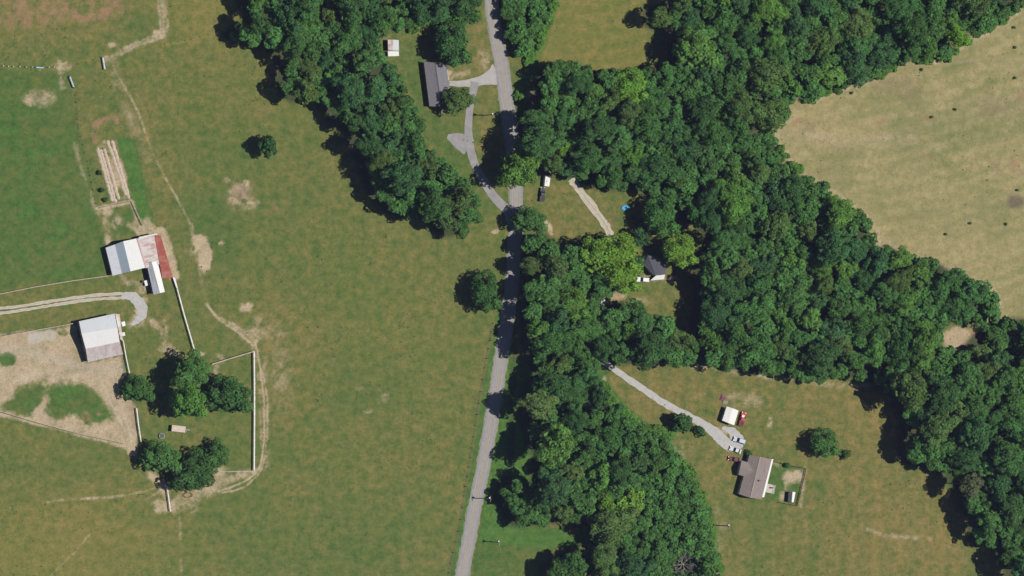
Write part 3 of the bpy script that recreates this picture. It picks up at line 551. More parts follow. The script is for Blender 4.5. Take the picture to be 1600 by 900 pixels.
# large multi-span barn
r1, t1, b1, c1 = strip_building('cattle_barn', 'large old barn with tin roof painted in shaded and sunlit bands beside the rusty shed', 'barn',
    [((165, 387), (176, 431), 3.0), ((179.5, 382), (190.5, 427), 3.7), ((192.5, 377), (204, 424), 6.2), ((213.5, 372.5), (228, 418), 3.4)],
    [MT['metal_light'], MT['metal_shaded'], MT['metal_white']], MT['barn_wall'], names=['lean_to_roof', 'roof_slope', 'roof_slope'])  # sun from the east painted in: west slope darker, east slope paler
opening(r1, t1[0], b1[0], .3, 3.0, .05, 2.6, 1, 'barn_door', pane=MT['old_wood']); opening(r1, t1[0], b1[0], .75, 1.4, 1.0, 1.9, 1)
opening(r1, b1[1], b1[2], .8, 2.8, .05, 3.2, 1, 'barn_door', pane=MT['old_wood'])
r2, t2, b2, c2_ = strip_building('streaked_tin_shed', 'shed with rust streaked white tin roof between the banded barn and the red roof', 'shed',
    [((214.5, 372.5), (228.5, 419), 3.6), ((241, 368), (249, 413), 4.6)], [MT['metal_pale_rust']], MT['barn_wall'])
cap(r2, U(214.5, 372.5, 3.62) - c2_, U(228.5, 419, 3.62) - c2_, simple('rusty_flashing', (.45, .20, .18), .8, c2=(.52, .40, .38), scale=1.2), .5, 'flashing')
cap(r2, U(217, 371.4, 3.72) - c2_, U(246, 365.5, 4.7) - c2_, MT['shed_white'], .5, 'end_flashing')
r5, t5, b5, c5 = strip_building('rusty_roofed_shed', 'long narrow shed with deep red rusted roof on the east side of the barns', 'shed',
    [((241.3, 368.5), (253.5, 435), 4.55), ((251, 367.5), (270.5, 434), 3.5)], [MT['metal_rust']], MT['barn_wall'])
opening(r5, t5[-1], b5[-1], .3, 3.0, .05, 2.8, -1, 'barn_door', pane=MT['old_wood']); opening(r5, t5[-1], b5[-1], .7, 3.0, .05, 2.8, -1, 'barn_door', pane=MT['old_wood']); strip_cleanup(r5)
r3, t3, b3, _c = strip_building('milking_annex', 'narrow white roofed annex sticking out south between the streaked and red roofs', 'shed',
    [((229, 411), (240, 460.5), 3.3), ((237, 409), (250, 458), 5.0), ((246, 408), (257.5, 456), 4.3)],
    [MT['metal_old_white'], MT['shed_white']], MT['barn_wall'])
opening(r3, b3[0], b3[-1], .5, 1.2, .05, 2.1, 1, 'door', pane=MT['old_wood'])
# hay barn
r4, t4, b4, _c = strip_building('hay_barn', 'wide grey metal barn with brown stained lean-to in the bare farmyard', 'barn',
    [((179, 490), (123.5, 502), 4.4), ((183.5, 512), (127.5, 521.5), 6.2), ((187, 534), (134, 545), 4.6), ((192.5, 553.5), (137.5, 566), 3.4)],
    [MT['metal_old_white'], MT['metal_white'], MT['metal_brown']], MT['barn_wall'], names=['roof_slope', 'roof_slope', 'lean_to_roof'])
opening(r4, b4[0], b4[-1], .45, 4.0, .05, 3.8, 1, 'barn_door', pane=MT['old_wood']); opening(r4, b4[0], b4[-1], .82, 2.2, .05, 2.6, 1, 'barn_door', pane=MT['old_wood'])
r4b, *_x = strip_building('side_lean_to', 'low rust brown strip roof along the east end of the hay barn', 'shed',
    [((180, 490), (188, 530), 2.5), ((187, 491), (192, 533), 2.1)], [MT['metal_pale_rust']], MT['old_wood'], inset=.2)
def crate(name, label, cat, px, py, sx, sy, h, mat, rz=0, lid=None, z=0):
    o = thing(name, label, cat, G(px, py, z), rz)
    mb = MB().box(-sx/2, sx/2, -sy/2, sy/2, .08, h); mb.build('body', mat, o)
    MB().box(-sx/2-.05, sx/2+.05, -sy/2-.05, sy/2+.05, h, h+.07).build('lid', lid or mat, o)
    for x in (-sx/2+.1, sx/2-.1):
        for y in (-sy/2+.1, sy/2-.1): MB().box(x-.06, x+.06, y-.06, y+.06, 0, .08).build('foot', MT['dark_wood'], o)
    return o
crate('storage_chest', 'small white chest against the east side of the hay barn, the northern one', 'chest', 191.5, 506, 1.3, 1.7, 1.1, MT['white_paint'], R(10))
crate('feed_bin', 'cream feed bin against the east side of the hay barn, the southern one', 'bin', 192, 522, 1.0, 1.3, .9, MT['siding'], R(10))
crate('water_tank', 'small white water tank beside the narrow barn annex', 'tank', 228, 442, 1.7, 2.0, 1.3, MT['white_paint'], R(15))
crate('fuel_drum_rack', 'tiny dark fuel rack just west of the white water tank', 'rack', 222.5, 440, .9, .9, 1.0, MT['trim_dark'], 0)
for r_ in (r1, r2, r3, r4, r4b): strip_cleanup(r_)

# brown roofed house
rh, th, bh, ch = strip_building('farmhouse', 'white sided house with brown shingle gable roof and small cross wing', 'house',
    [((1171, 711), (1154.5, 772), 3.0), ((1188, 714), (1172.5, 778), 4.9), ((1206, 717.5), (1190, 780), 3.0)],
    [MT['shingle_brown'], MT['shingle_brown']], MT['siding'])
cap(rh, U(1188, 714, 4.9) - ch, U(1172.5, 778, 4.9) - ch, simple('ridge_pale', (.33, .29, .26), .9))
for t_ in (.2, .62, .85): opening(rh, th[0], bh[0], t_, 1.1, 1.0, 2.2, 1)
opening(rh, bh[0], bh[-1], .3, 1.2, 1.0, 2.2, 1); opening(rh, bh[0], bh[-1], .7, 1.2, 1.0, 2.2, 1); opening(rh, th[-1], bh[-1], .55, 1.0, .1, 2.1, -1, 'door', pane=MT['old_wood'])
for t_ in (.2, .4, .8): opening(rh, th[-1], bh[-1], t_, 1.1, 1.0, 2.2, -1)
# cross wing: gable running west
def wing(root, cen, P0, P1, P2, P3, ridge_w, ridge_e, he, hr, rm, wm):
    """P0..P1 north eave west->east, P3..P2 south eave west->east"""
    a, b_, c_, d = U(*P0, he) - cen, U(*P1, he) - cen, U(*P2, he) - cen, U(*P3, he) - cen
    rw, re = U(*ridge_w, hr) - cen, U(*ridge_e, hr) - cen
    for q in ([a, rw, re, b_], [rw, d, c_, re]):
        o = MB().slab(q, .1).build('wing_roof', rm, root); o.data['ridge'] = tuple((re - rw).normalized()); quad_uv(o.data)
    e = (re - rw); e.z = 0; e.normalize(); sd = Vector((-e.y, e.x, 0)); g = lambda p: Vector((p.x, p.y, 0))
    a2, d2, r2_ = a + e * .3 - sd * .3 - Vector((0, 0, .16)), d + e * .3 + sd * .3 - Vector((0, 0, .16)), rw + e * .3 - Vector((0, 0, .16))
    b2_, c2__ = b_ - sd * .3 - Vector((0, 0, .16)), c_ + sd * .3 - Vector((0, 0, .16))
    m = MB(); m.add([g(a2), a2, r2_, d2, g(d2)], [(0, 1, 2, 3, 4)]); m.add([g(a2), g(b2_), b2_, a2], [(0, 1, 2, 3)]); m.add([g(d2), g(c2__), c2__, d2], [(0, 1, 2, 3)])
    m.build('wing_wall', wm, root); opening(root, a2, d2, .5, 1.3, 1.0, 2.2, -1)
wing(rh, ch, (1159, 719.5), (1174, 724), (1168, 745.5), (1154, 742), (1156.5, 731), (1182, 738), 3.02, 4.3, MT['shingle_brown'], MT['siding'])
# white porch roof along the east side
o = MB().slab([U(1208.5, 717.5, 2.6) - ch, U(1194, 777, 2.6) - ch, U(1190.3, 776.5, 2.85) - ch, U(1205.6, 717.5, 2.85) - ch], .08).build('porch_roof', MT['shed_white'], rh); o.data['ridge'] = (0, 1, 0); quad_uv(o.data)
for px, py in ((1208, 719), (1203.5, 738), (1198.7, 757), (1194.3, 775)):
    p = U(px, py, 2.5) - ch; MB().tube((p.x - .1, p.y, 0), (p.x - .1, p.y, 2.5), .07, .07).build('porch_post', MT['white_paint'], rh)
MB().box(-.3, .3, -.3, .3, 3.4, 5.2).build('chimney', MT['brick'], rh).location = U(1186, 751, 4.4) * 1 - ch - Vector((0, 0, 4.4))
for px, py in ((1176, 722), (1171, 757), (1196, 735)): p = U(px, py, 3.9) - ch; MB().tube((p.x, p.y, 3.3), (p.x, p.y, 4.6), .09, .09).build('roof_vent', MT['galv'], rh)
strip_cleanup(rh)
dk = thing('deck', 'small pale wooden deck with steps off the east side of the house', 'deck', G(1200, 763), R(-12))
MB().box(-2.2, 2.2, -1.7, 1.7, .45, .55).build('deck_floor', simple('deck_boards', (.50, .45, .38), .85), dk)
for x in (-2.1, 2.1):
    for y in (-1.6, 1.6): MB().box(x-.06, x+.06, y-.06, y+.06, 0, 1.4).build('post', MT['white_paint'], dk)
MB().box(2.05, 2.13, -1.6, 1.6, 1.35, 1.45).box(-2.1, 2.1, -1.64, -1.56, 1.35, 1.45).build('railing', MT['white_paint'], dk)
grill = thing('garden_grill', 'dark barbecue grill standing on the pale wooden deck', 'grill', G(1204, 762, .55))
MB().box(-.35, .35, -.25, .25, .7, 1.05).build('grill_box', MT['trim_dark'], grill); [MB().box(x-.03, x+.03, -.2, .2, 0, .7).build('leg', MT['galv'], grill) for x in (-.3, .3)]
kennel = strip_building('dog_kennel', 'small dark roofed kennel with one white slope in the fenced back yard', 'kennel',
    [((1232.5, 768), (1231, 784), 1.9), ((1238.5, 768.5), (1237, 784.5), 2.5), ((1243, 769), (1240, 785), 2.0)], [MT['shingle_dark'], MT['shed_white']], MT['dark_wood'], inset=.15); strip_cleanup(kennel[0])
# white shed and red pickup
sh_ = strip_building('white_shed', 'square shed with bright white metal roof beside the red pickup', 'shed',
    [((1135.5, 635), (1128.5, 657), 2.7), ((1145, 638), (1138, 661), 3.3), ((1154, 641.5), (1147, 664.5), 2.8)], [MT['shed_white'], MT['shed_white']], MT['siding'])
opening(sh_[0], sh_[2][0], sh_[2][-1], .5, 2.4, .05, 2.2, 1, 'door', pane=MT['white_paint']); opening(sh_[0], sh_[1][0], sh_[2][0], .5, 1, 1, 1.9, 1); strip_cleanup(sh_[0])
# grey ranch house in the north
rn, tn, bn, cn = strip_building('ranch_house', 'long low house with grey shingle roof between the two round yard trees', 'house',
    [((662, 96), (671, 166), 2.9), ((680, 98), (690, 167), 4.6), ((697.5, 100), (707, 168), 2.9)], [MT['shingle_grey'], MT['shingle_grey']], MT['brick'])
for t_ in (.15, .4, .65, .85): opening(rn, tn[0], bn[0], t_, 1.2, 1, 2.2, 1); opening(rn, tn[-1], bn[-1], t_, 1.2, 1, 2.2, -1)
opening(rn, tn[-1], bn[-1], .52, 1.0, .1, 2.1, -1, 'door', pane=MT['old_wood']); cap(rn, U(680, 98, 4.6) - cn, U(690, 167, 4.6) - cn, MT['shingle_grey']); strip_cleanup(rn)
o = MB().slab([U(697.8, 101, 2.75) - cn, U(701.5, 125, 2.75) - cn, U(699.5, 125, 2.85) - cn, U(695.8, 101, 2.85) - cn], .06).build('gutter_awning', MT['white_paint'], rn)
# north shed with brown patio
sn = strip_building('grey_shed', 'small pale grey tin roofed shed at the wood edge by the bare brown patch', 'shed',
    [((606, 62), (606.5, 79), 2.6), ((614, 62), (614.5, 79), 3.1), ((623, 62.5), (623.5, 79), 2.6)], [MT['metal_pale_rust'], MT['metal_light']], MT['old_wood']); strip_cleanup(sn[0])
sn2 = strip_building('white_carport', 'low white flat carport roof touching the south end of the pale grey shed', 'carport',
    [((606, 80), (606.5, 88), 2.2), ((623, 80), (623.5, 87.5), 2.4)], [MT['shed_white']], None)
for px, py in ((607, 81), (622.5, 81), (607.5, 87), (622.5, 86.5)):
    p = U(px, py, 2.1) - sn2[3]; MB().tube((p.x, p.y, 0), (p.x, p.y, 2.1), .06, .06).build('post', MT['galv'], sn2[0])
# dark roofed cottage
rc, tc, bc, cc = strip_building('cottage', 'small house with dark slate grey hipped roof half under the bright green tree', 'house',
    [((1006, 399), (1006, 414), 2.9), ((1012, 399), (1024, 430.5), 4.4), ((1026, 401), (1033, 430), 4.4), ((1040, 411), (1041, 427), 2.9)],
    [MT['shingle_dark']] * 3, MT['siding'])
opening(rc, tc[0], bc[0], .5, 1.0, 1, 2.1, 1); opening(rc, bc[1], bc[2], .5, .9, .1, 2.1, 1, 'door', pane=MT['old_wood']); strip_cleanup(rc)
pt = thing('patio_roof', 'pale awning over the porch south of the dark roofed cottage', 'awning', G(1026, 434))
MB().slab([(-3.2, -1.0, 2.1), (2.0, -.6, 2.1), (2.4, 1.2, 2.5), (-1.0, 1.0, 2.5)], .08).build('awning_sheet', MT['shed_white'], pt)
for x, y in ((-2.9, -.85), (1.8, -.5), (2.1, 1.0), (-1.0, .8)): MB().tube((x, y, 0), (x, y, 2.1), .05, .05).build('post', MT['white_paint'], pt)
crate('garden_shed', 'tiny white garden shed between crowns west of the cottage lawn', 'shed', 939, 473, 1.6, 2.2, 2.1, MT['white_paint'], R(5))
crate('pink_planter', 'small pinkish box on the ground east of the cottage porch', 'planter', 1048, 434, 1.3, 1.0, .9, simple('pink_paint', (.55, .30, .28), .7), 0)

# ------------------------------------------------------------------ vehicles
def extr(profile, y0, y1, taper=0.0):
    """side profile (x, z) extruded across y, upper points pulled in by taper"""
    zs = [p[1] for p in profile]; z0, z1 = min(zs), max(zs); k = len(profile); vs = []
    for s, y in ((1, y0), (-1, y1)):
        for x, z in profile: vs.append((x, y + s * taper * (z - z0) / (z1 - z0 + 1e-6), z))
    return vs, [tuple(range(k)), tuple(range(2 * k - 1, k - 1, -1))] + [(i, k + i, k + (i + 1) % k, (i + 1) % k) for i in range(k)]
def bevelled(o, wd):
    bm = bmesh.new(); bm.from_mesh(o.data); bmesh.ops.bevel(bm, geom=list(bm.edges), offset=wd, segments=2, affect='EDGES', clamp_overlap=True); bm.to_mesh(o.data); bm.free(); return o
def vehicle(kind, name, label, cat, px, py, ang, col, group=None, z=.06):
    r = thing(name, label, cat, G(px, py, z), R(ang), group); pm = paint(name + '_paint', col)
    if kind == 'sedan':
        L, W = 4.7, 1.8
        body = [(-2.35, .35), (-2.3, .78), (-1.6, .92), (-.2, .95), (1.1, .92), (2.15, .78), (2.35, .55), (2.3, .28), (-2.3, .28)]
        cab = [(-1.75, .92), (-1.1, 1.38), (.15, 1.42), (.95, .92)]; roof = (-1.05, .12, 1.40)
    elif kind == 'suv':
        L, W = 4.8, 1.9
        body = [(-2.4, .4), (-2.38, 1.0), (-1.0, 1.06), (1.0, 1.04), (2.2, .92), (2.4, .65), (2.35, .32), (-2.35, .32)]
        cab = [(-2.25, 1.03), (-2.0, 1.68), (.3, 1.72), (1.1, 1.03)]; roof = (-1.9, .25, 1.70)
    else:
        L, W = 5.5, 1.95
        body = [(-2.75, .5), (-2.75, 1.02), (-.75, 1.04), (-.7, 1.08), (1.2, 1.08), (2.55, 1.0), (2.75, .75), (2.7, .4), (-2.7, .4)]
        cab = [(-.7, 1.06), (-.6, 1.75), (.55, 1.78), (1.25, 1.06)]; roof = (-.55, .5, 1.76)
    mb = MB(); mb.add(*extr(body, -W/2, W/2, .06)); b_ = bevelled(mb.build('body', pm, r), .07)
    mb = MB(); mb.add(*extr(cab, -W/2+.08, W/2-.08, .16)); mb.build('cabin_glass', MT['glass'], r)
    MB().box(roof[0], roof[1], -W/2+.24, W/2-.24, roof[2], roof[2]+.05).build('roof', pm, r)
    if kind == 'pickup':
        MB().box(-2.6, -.85, -W/2+.16, W/2-.16, 1.035, 1.06).build('cargo_bed', MT['trim_dark'], r)
        MB().box(-2.68, -.8, -W/2+.05, -W/2+.14, 1.03, 1.2).box(-2.68, -.8, W/2-.14, W/2-.05, 1.03, 1.2).box(-2.72, -2.62, -W/2+.06, W/2-.06, 1.03, 1.2).build('bed_side', pm, r)
    wr = .33 if kind == 'sedan' else .4
    for x in (-L * .29, L * .31):
        for y in (-W/2 + .08, W/2 - .08):
            w_ = MB().tube((x, y - .11, wr), (x, y + .11, wr), wr, wr, 14).build('wheel', MT['tyre'], r)
            MB().tube((x, y - .12, wr), (x, y + .12, wr), wr * .6, wr * .6, 10).build('rim', MT['rim'], w_)
    zz = .68 if kind == 'sedan' else .85
    for y in (-W/2 + .3, W/2 - .3):
        MB().box(L/2 - .17, L/2 + .01, y - .16, y + .16, zz - .1, zz + .06).build('headlight', MT['lamp'], r)
        MB().box(-L/2 - .01, -L/2 + .1, y - .14, y + .14, zz - .1, zz + .08).build('tail_light', MT['tail_lamp'], r)
    return r
vehicle('suv', 'parked_car', 'silver blue car parked on the gravel pad, the northern of the two light cars', 'car', 1154, 688, 162, (.45, .52, .60), 'cars parked by the house')
vehicle('sedan', 'parked_car', 'pale silver car on the gravel nearest the house, just above the maroon car', 'car', 1148, 703, 160, (.55, .57, .60), 'cars parked by the house')
vehicle('sedan', 'parked_car', 'dark maroon car parked on the grass against the house corner', 'car', 1146, 717.5, 170, (.16, .03, .05), 'cars parked by the house')
red_t = vehicle('pickup', 'pickup_truck', 'bright red pickup parked beside the white shed', 'pickup truck', 1158.5, 655, 75, (.50, .03, .04))
tb = crate('toolbox', 'white toolbox lying in the bed of the red pickup', 'toolbox', 1158.5, 651, .9, 1.2, .5, MT['white_paint'], R(-15), z=1.1)
vehicle('pickup', 'pickup_truck', 'black pickup parked on the grass behind the white camper', 'pickup truck', 846, 304, 85, (.04, .045, .055))
cp = thing('camper_trailer', 'small white camper trailer parked on the grass near the wood edge', 'camper', G(852, 283), R(84))
o = MB(); o.add(*extr([(-2.1, .5), (-2.2, 1.6), (-2.0, 2.35), (1.9, 2.4), (2.15, 2.0), (2.15, .9), (1.9, .5)], -1.05, 1.05, .06)); bevelled(o.build('body', MT['white_paint'], cp), .09)
MB().box(-.5, .2, -.3, .3, 2.4, 2.62).build('roof_vent', MT['siding'], cp)
for y in (-.98, .98): MB().tube((-.1, y - .1, .34), (-.1, y + .1, .34), .34, .34, 14).build('wheel', MT['tyre'], cp)
MB().bar((2.0, 0, .5), (3.1, 0, .5), .12, .1).build('tow_bar', MT['galv'], cp); MB().box(.5, 1.1, -1.08, -1.04, .6, 2.0).build('door', MT['siding'], cp); MB().box(-1.5, -.5, -1.085, -1.05, 1.3, 1.9).build('window', MT['glass'], cp)
# white van by the cottage
wv = vehicle('suv', 'white_car', 'white car parked end on below the dark roofed cottage', 'car', 1003.5, 437, 175, (.72, .72, .72))
# hay wagon, round hay bale, junk
hw = thing('farm_wagon', 'flat pale wooden farm wagon on the grass between the two tree groups', 'wagon', G(278, 670), R(-6))
MB().box(-3.0, 3.0, -1.2, 1.2, .85, 1.0).build('bed', simple('wagon_boards', (.55, .47, .40), .85, c2=(.40, .32, .26)), hw)
MB().box(-3.0, -2.88, -1.2, 1.2, 1.0, 1.9).box(2.88, 3.0, -1.2, 1.2, 1.0, 1.4).build('end_rack', MT['fence_wood'], hw)
for x in (-2, 2):
    for y in (-1.05, 1.05): MB().tube((x, y - .1, .42), (x, y + .1, .42), .42, .42, 14).build('wheel', MT['tyre'], hw)
MB().bar((3.0, 0, .7), (4.6, 0, .4), .12, .1).build('drawbar', MT['galv'], hw)
hb = thing('water_trough', 'tall greyish feed trough with pale rim north of the lower trees', 'trough', G(252, 681), R(0))
mb = MB(); mb.tube((0, 0, 0), (0, 0, .75), 1.1, 1.15, 20); mb.build('tub', MT['concrete'], hb); MB().tube((0, 0, .6), (0, 0, .77), 1.0, 1.0, 20).build('water_fill', simple('trough_water', (.06, .08, .07), .5), hb)
rf = thing('hay_feeder', 'rusty red hay feeder ring on bare soil below the lowest yard tree', 'feeder', G(293, 773.5), 0)
def ring(rad, z, r=.04, k=22, sx=1, sy=1):
    m = MB(); P = [Vector((math.cos(2*math.pi*i/k)*rad*sx, math.sin(2*math.pi*i/k)*rad*sy, z)) for i in range(k)]
    for i in range(k): m.tube(P[i], P[(i+1) % k], r, r, 6)
    return m
rust_red = simple('rust_red_paint', (.28, .06, .04), .8)
ring(1.5, 1.1, .07, sx=1.15, sy=.6).build('top_ring', rust_red, rf); ring(1.5, .12, .07, sx=1.15, sy=.6).build('bottom_ring', rust_red, rf)
for i in range(14):
    a = 2 * math.pi * i / 14; p = (math.cos(a) * 1.72, math.sin(a) * .9)
    MB().tube((*p, .0), (*p, 1.1), .035, .035, 6).build('upright', rust_red, rf)
# blue pool
bp = thing('paddling_pool', 'bright blue paddling pool on the grass at the edge of tree shade', 'pool', G(977, 325), 0)
bl = simple('blue_plastic', (.02, .22, .55), .4)
k = 20; mb = MB(); prof = [(1.25, 0), (1.45, .25), (1.4, .42), (1.25, .42), (1.18, .2)]; vs_ = [(math.cos(2*math.pi*i/k)*r_*1.15, math.sin(2*math.pi*i/k)*r_*.75, z_) for r_, z_ in prof for i in range(k)]
mb.add(vs_, [(j*k+i, j*k+(i+1) % k, (j+1)*k+(i+1) % k, (j+1)*k+i) for j in range(4) for i in range(k)]); mb.build('pool_wall', bl, bp)
mb = MB(); mb.add([(math.cos(2*math.pi*i/k)*1.4, math.sin(2*math.pi*i/k)*.9, .26) for i in range(k)], [tuple(range(k))]); mb.build('water', simple('pool_water', (.03, .30, .55), .5), bp)
# maroon tarp covered pile
tp = thing('covered_woodpile', 'maroon tarp over a woodpile on the lawn north of the white shed', 'woodpile', G(1129.5, 622), R(-25))
mb = MB()
for i in range(9):
    y = -.9 + .22 * i; mb.tube((-.9, y, .12), (.9, y + .02, .12), .12, .12, 7); mb.tube((-.9, y + .1, .33), (.88, y + .1, .33), .11, .11, 7)
mb.build('logs', MT['old_wood'], tp)
mb = MB(); N_ = 8; g_ = [[(-1.1 + 2.2 * i / N_, -1.1 + 2.2 * j / N_, .62 - .5 * (max(abs(i - 4), abs(j - 4)) / 4) ** 3 + random.uniform(-.05, .05)) for i in range(N_ + 1)] for j in range(N_ + 1)]
mb.add([p for r_ in g_ for p in r_], [(j*9+i, j*9+i+1, j*9+i+10, j*9+i+9) for j in range(N_) for i in range(N_)]); mb.build('tarp', simple('maroon_tarp', (.20, .07, .10), .6), tp)
pp = thing('pallet_stack', 'low grey stack of pallets on the grass just south of the maroon tarp pile', 'pallets', G(1132.5, 628.5), R(-20))
for zz in (0, .16, .32):
    m = MB(); [m.box(-.9, .9, y-.08, y+.08, zz+.1, zz+.13) for y in (-.6, -.3, 0, .3, .6)]; [m.box(x-.05, x+.05, -.65, .65, zz, zz+.1) for x in (-.8, 0, .8)]; m.build('pallet', MT['fence_wood'], pp)

# ------------------------------------------------------------------ garden rows, pen
soilm = simple('garden_soil', (.50, .42, .32), .95, c2=(.36, .28, .21), scale=1.2)
rows_ = [((152.5, 231), (176, 315)), ((157, 233), (181, 317)), ((163, 232), (186, 312)), ((168, 219), (197.5, 306)), ((175, 219), (202, 311))]
names_r = ['westernmost pale raised garden row in the long garden', 'second pale raised garden row from the west in the garden', 'middle pale raised garden row in the long garden', 'second pale raised garden row from the east in the garden', 'easternmost pale raised garden row along the green strip']
for (a, c_), lb in zip(rows_, names_r):
    A, B_ = G(*a), G(*c_); nseg = 46; d = (B_ - A).normalized(); sd = Vector((-d.y, d.x, 0)); vs_, fs_ = [], []
    for i in range(nseg + 1):
        p = A.lerp(B_, i / nseg) + sd * random.uniform(-.15, .15); ww = random.uniform(.5, .7) * (1 if 0 < i < nseg else .4)
        for t_, z_ in ((-1, -.02), (-.6, .13), (0, .2), (.6, .13), (1, -.02)): vs_.append(p + sd * (t_ * ww) + Vector((0, 0, z_ + random.uniform(0, .05) * (abs(t_) < .9))))
    for i in range(nseg):
        for k_ in range(4): a_ = i * 5 + k_; fs_.append((a_, a_ + 5, a_ + 6, a_ + 1))
    mb = MB(); mb.add(vs_, fs_); o = mb.build('garden_row', soilm); tag(o, lb, 'garden row', 'raised rows of the long garden')

# ------------------------------------------------------------------ fences, gates, poles
def fence(name, label, P, h=1.25, post_step=2.5, rails=(.35, .75, 1.15), mat='fence_white', pw=.14, capw=0, rail_t=.045, rail_h=.15, group='farm fences', wire=False):
    pts = [G(*p) for p in P]; c0 = pts[0]; r = thing(name, label, 'fence', c0, 0, group); pts = [p - c0 for p in pts]
    post = MB().box(-pw/2, pw/2, -pw/2, pw/2, -.05, h).build('post', MT[mat], r); first = True; rm = MB()
    for a, c_ in zip(pts, pts[1:]):
        L = (c_ - a).length; k = max(1, round(L / post_step)); ang = math.atan2((c_ - a).y, (c_ - a).x)
        for i in range(k + (1 if (c_ is pts[-1]) else 0)):
            o = post if first else post.copy()
            if not first: COL.objects.link(o); o.parent = r
            first = False; o.location = a.lerp(c_, i / k); o.rotation_euler = (0, 0, ang)
        d = (c_ - a).normalized(); sd = Vector((-d.y, d.x, 0)) * (pw / 2 + rail_t / 2)
        for z in rails: rm.bar(a + sd + Vector((0, 0, z)), c_ + sd + Vector((0, 0, z)), rail_t if not wire else .012, rail_h if not wire else .012)
        if capw: rm.bar(a + Vector((0, 0, h + .02)), c_ + Vector((0, 0, h + .02)), capw, .04)
    rm.build('wires' if wire else 'rails', MT['wire'] if wire else MT[mat], r)
    return r
fence('board_fence', 'weathered board fence running west from the big barn above the track', [(-20, 463), (0, 459), (55, 448), (110, 439), (168, 431)], mat='fence_wood', capw=.30)
fence('board_fence', 'white board fence slanting from the rusty shed down to the tall trees', [(271, 434), (285, 487), (296, 525), (305, 556)], capw=.45)
fence('board_fence', 'short pale fence from the tall trees to the tracks corner', [(330, 569), (362, 559), (395, 549)], mat='fence_wood', capw=.42)
fence('board_fence', 'thick straight white board fence on the east side of the tree paddock', [(395.5, 549), (396, 600), (396, 655), (395.5, 735)], h=1.35, capw=.5)
fence('board_fence', 'thin pale fence along the south side of the tree paddock', [(395, 736), (368, 736.5), (340, 737)], mat='fence_wood', capw=.35)
fence('board_fence', 'pale fence along the north side of the bare yard to the hay barn', [(-20, 530), (0, 526), (60, 515), (121, 504)], mat='fence_wood', capw=.3)
fence('board_fence', 'white fence from the hay barn corner to the small round tree', [(191, 532), (196, 560), (202, 588)], capw=.35)
fence('board_fence', 'white fence just south of the small round yard tree', [(212, 638), (215, 664), (219, 690)], capw=.4)
fence('board_fence', 'long pale fence bounding the south side of the bare farmyard', [(-20, 639), (0, 643), (60, 661), (120, 677), (194, 693)], mat='fence_wood', capw=.22)
fence('white_gate_fence', 'short white fence below the lower trees on bare soil', [(259, 756), (262, 777), (265, 799)], capw=.4)
fence('post_fence', 'row of pale stubby posts along the top left pasture', [(-12, 102), (20, 104), (50, 105), (84, 105)], h=1.2, post_step=2.2, rails=(.5, 1.0), mat='fence_white', pw=.3, wire=True)
fence('wire_fence', 'dark wire fence with wooden posts running beside the main road', [(770, 505), (763, 545), (757, 575), (748, 630), (737, 700), (725, 775), (716, 830), (704, 880), (693, 940)], post_step=4, rails=(.3, .6, .9, 1.15), mat='dark_wood', pw=.2, wire=True)
fence('wire_fence', 'thin dark wire fence running south from the small blue gate', [(115, 137), (119, 160), (122, 195)], post_step=2.5, rails=(.4, .8, 1.1), mat='dark_wood', pw=.18, wire=True)
fence('yard_fence', 'wooden yard fence round the small back yard of the white house', [(1211, 722), (1230, 727), (1258, 732), (1251, 762), (1244, 790), (1216, 785)], h=1.2, post_step=2.4, rails=(.3, .7, 1.1), mat='dark_wood', pw=.14, rail_h=.2)
fence('garden_fence', 'old rail fence along the pen between garden and big barn', [(155, 325), (180, 320), (205, 314), (215, 338), (222, 352)], h=1.1, post_step=2.5, rails=(.5, .95), mat='fence_wood', pw=.16, capw=.18)
fence('wire_fence', 'thin fence joining the stubby posts to the bend of the dirt track', [(108, 103), (135, 97), (157, 89)], post_step=3, rails=(.4, .8, 1.1), mat='old_wood', pw=.2, wire=True)
fence('wire_fence', 'thin fence running from the dirt track bend towards the west wood', [(258, 69), (300, 61), (352, 48)], post_step=3, rails=(.4, .8, 1.1), mat='fence_wood', pw=.22, wire=True)
fence('wire_fence', 'thin fence along the greener field edge beside the garden', [(123, 200), (136, 252), (150, 318)], post_step=3, rails=(.4, .8, 1.1), mat='old_wood', pw=.2, wire=True)
def gate(label, a, b_, mat):
    A, B_ = G(*a), G(*b_); r = thing('field_gate', label, 'gate', A, math.atan2((B_ - A).y, (B_ - A).x), 'steel field gates'); L = (B_ - A).length
    m = MB()
    for z in (.25, .5, .75, 1.0, 1.25): m.tube((0, 0, z), (L, 0, z), .04, .04, 6)
    for x in (0, L / 2, L): m.tube((x, 0, .2), (x, 0, 1.28), .045, .045, 6)
    m.build('gate_frame', mat, r); MB().box(-.03, L + .03, -.2, .2, 1.28, 1.32).build('top_rail', mat, r)
    for x in (-.15, L + .15): MB().box(x-.1, x+.1, -.1, .1, 0, 1.45).build('post', MT['old_wood'], r)
gate('blue white field gate at the bend of the dirt track', (159.5, 90), (162.5, 108), simple('gate_pale_blue', (.50, .58, .62), .5))
gate('small blue grey gate standing east of the bare circular patch', (108, 120), (114, 136), simple('gate_blue_grey', (.38, .50, .56), .5))
gate('short light blue gate set in the row of stubby posts', (55, 105.5), (66, 106), simple('gate_light_blue', (.30, .50, .62), .5))
gate('white gate panel hanging south of the rusty roofed shed', (269, 433), (275, 450), MT['white_paint'])
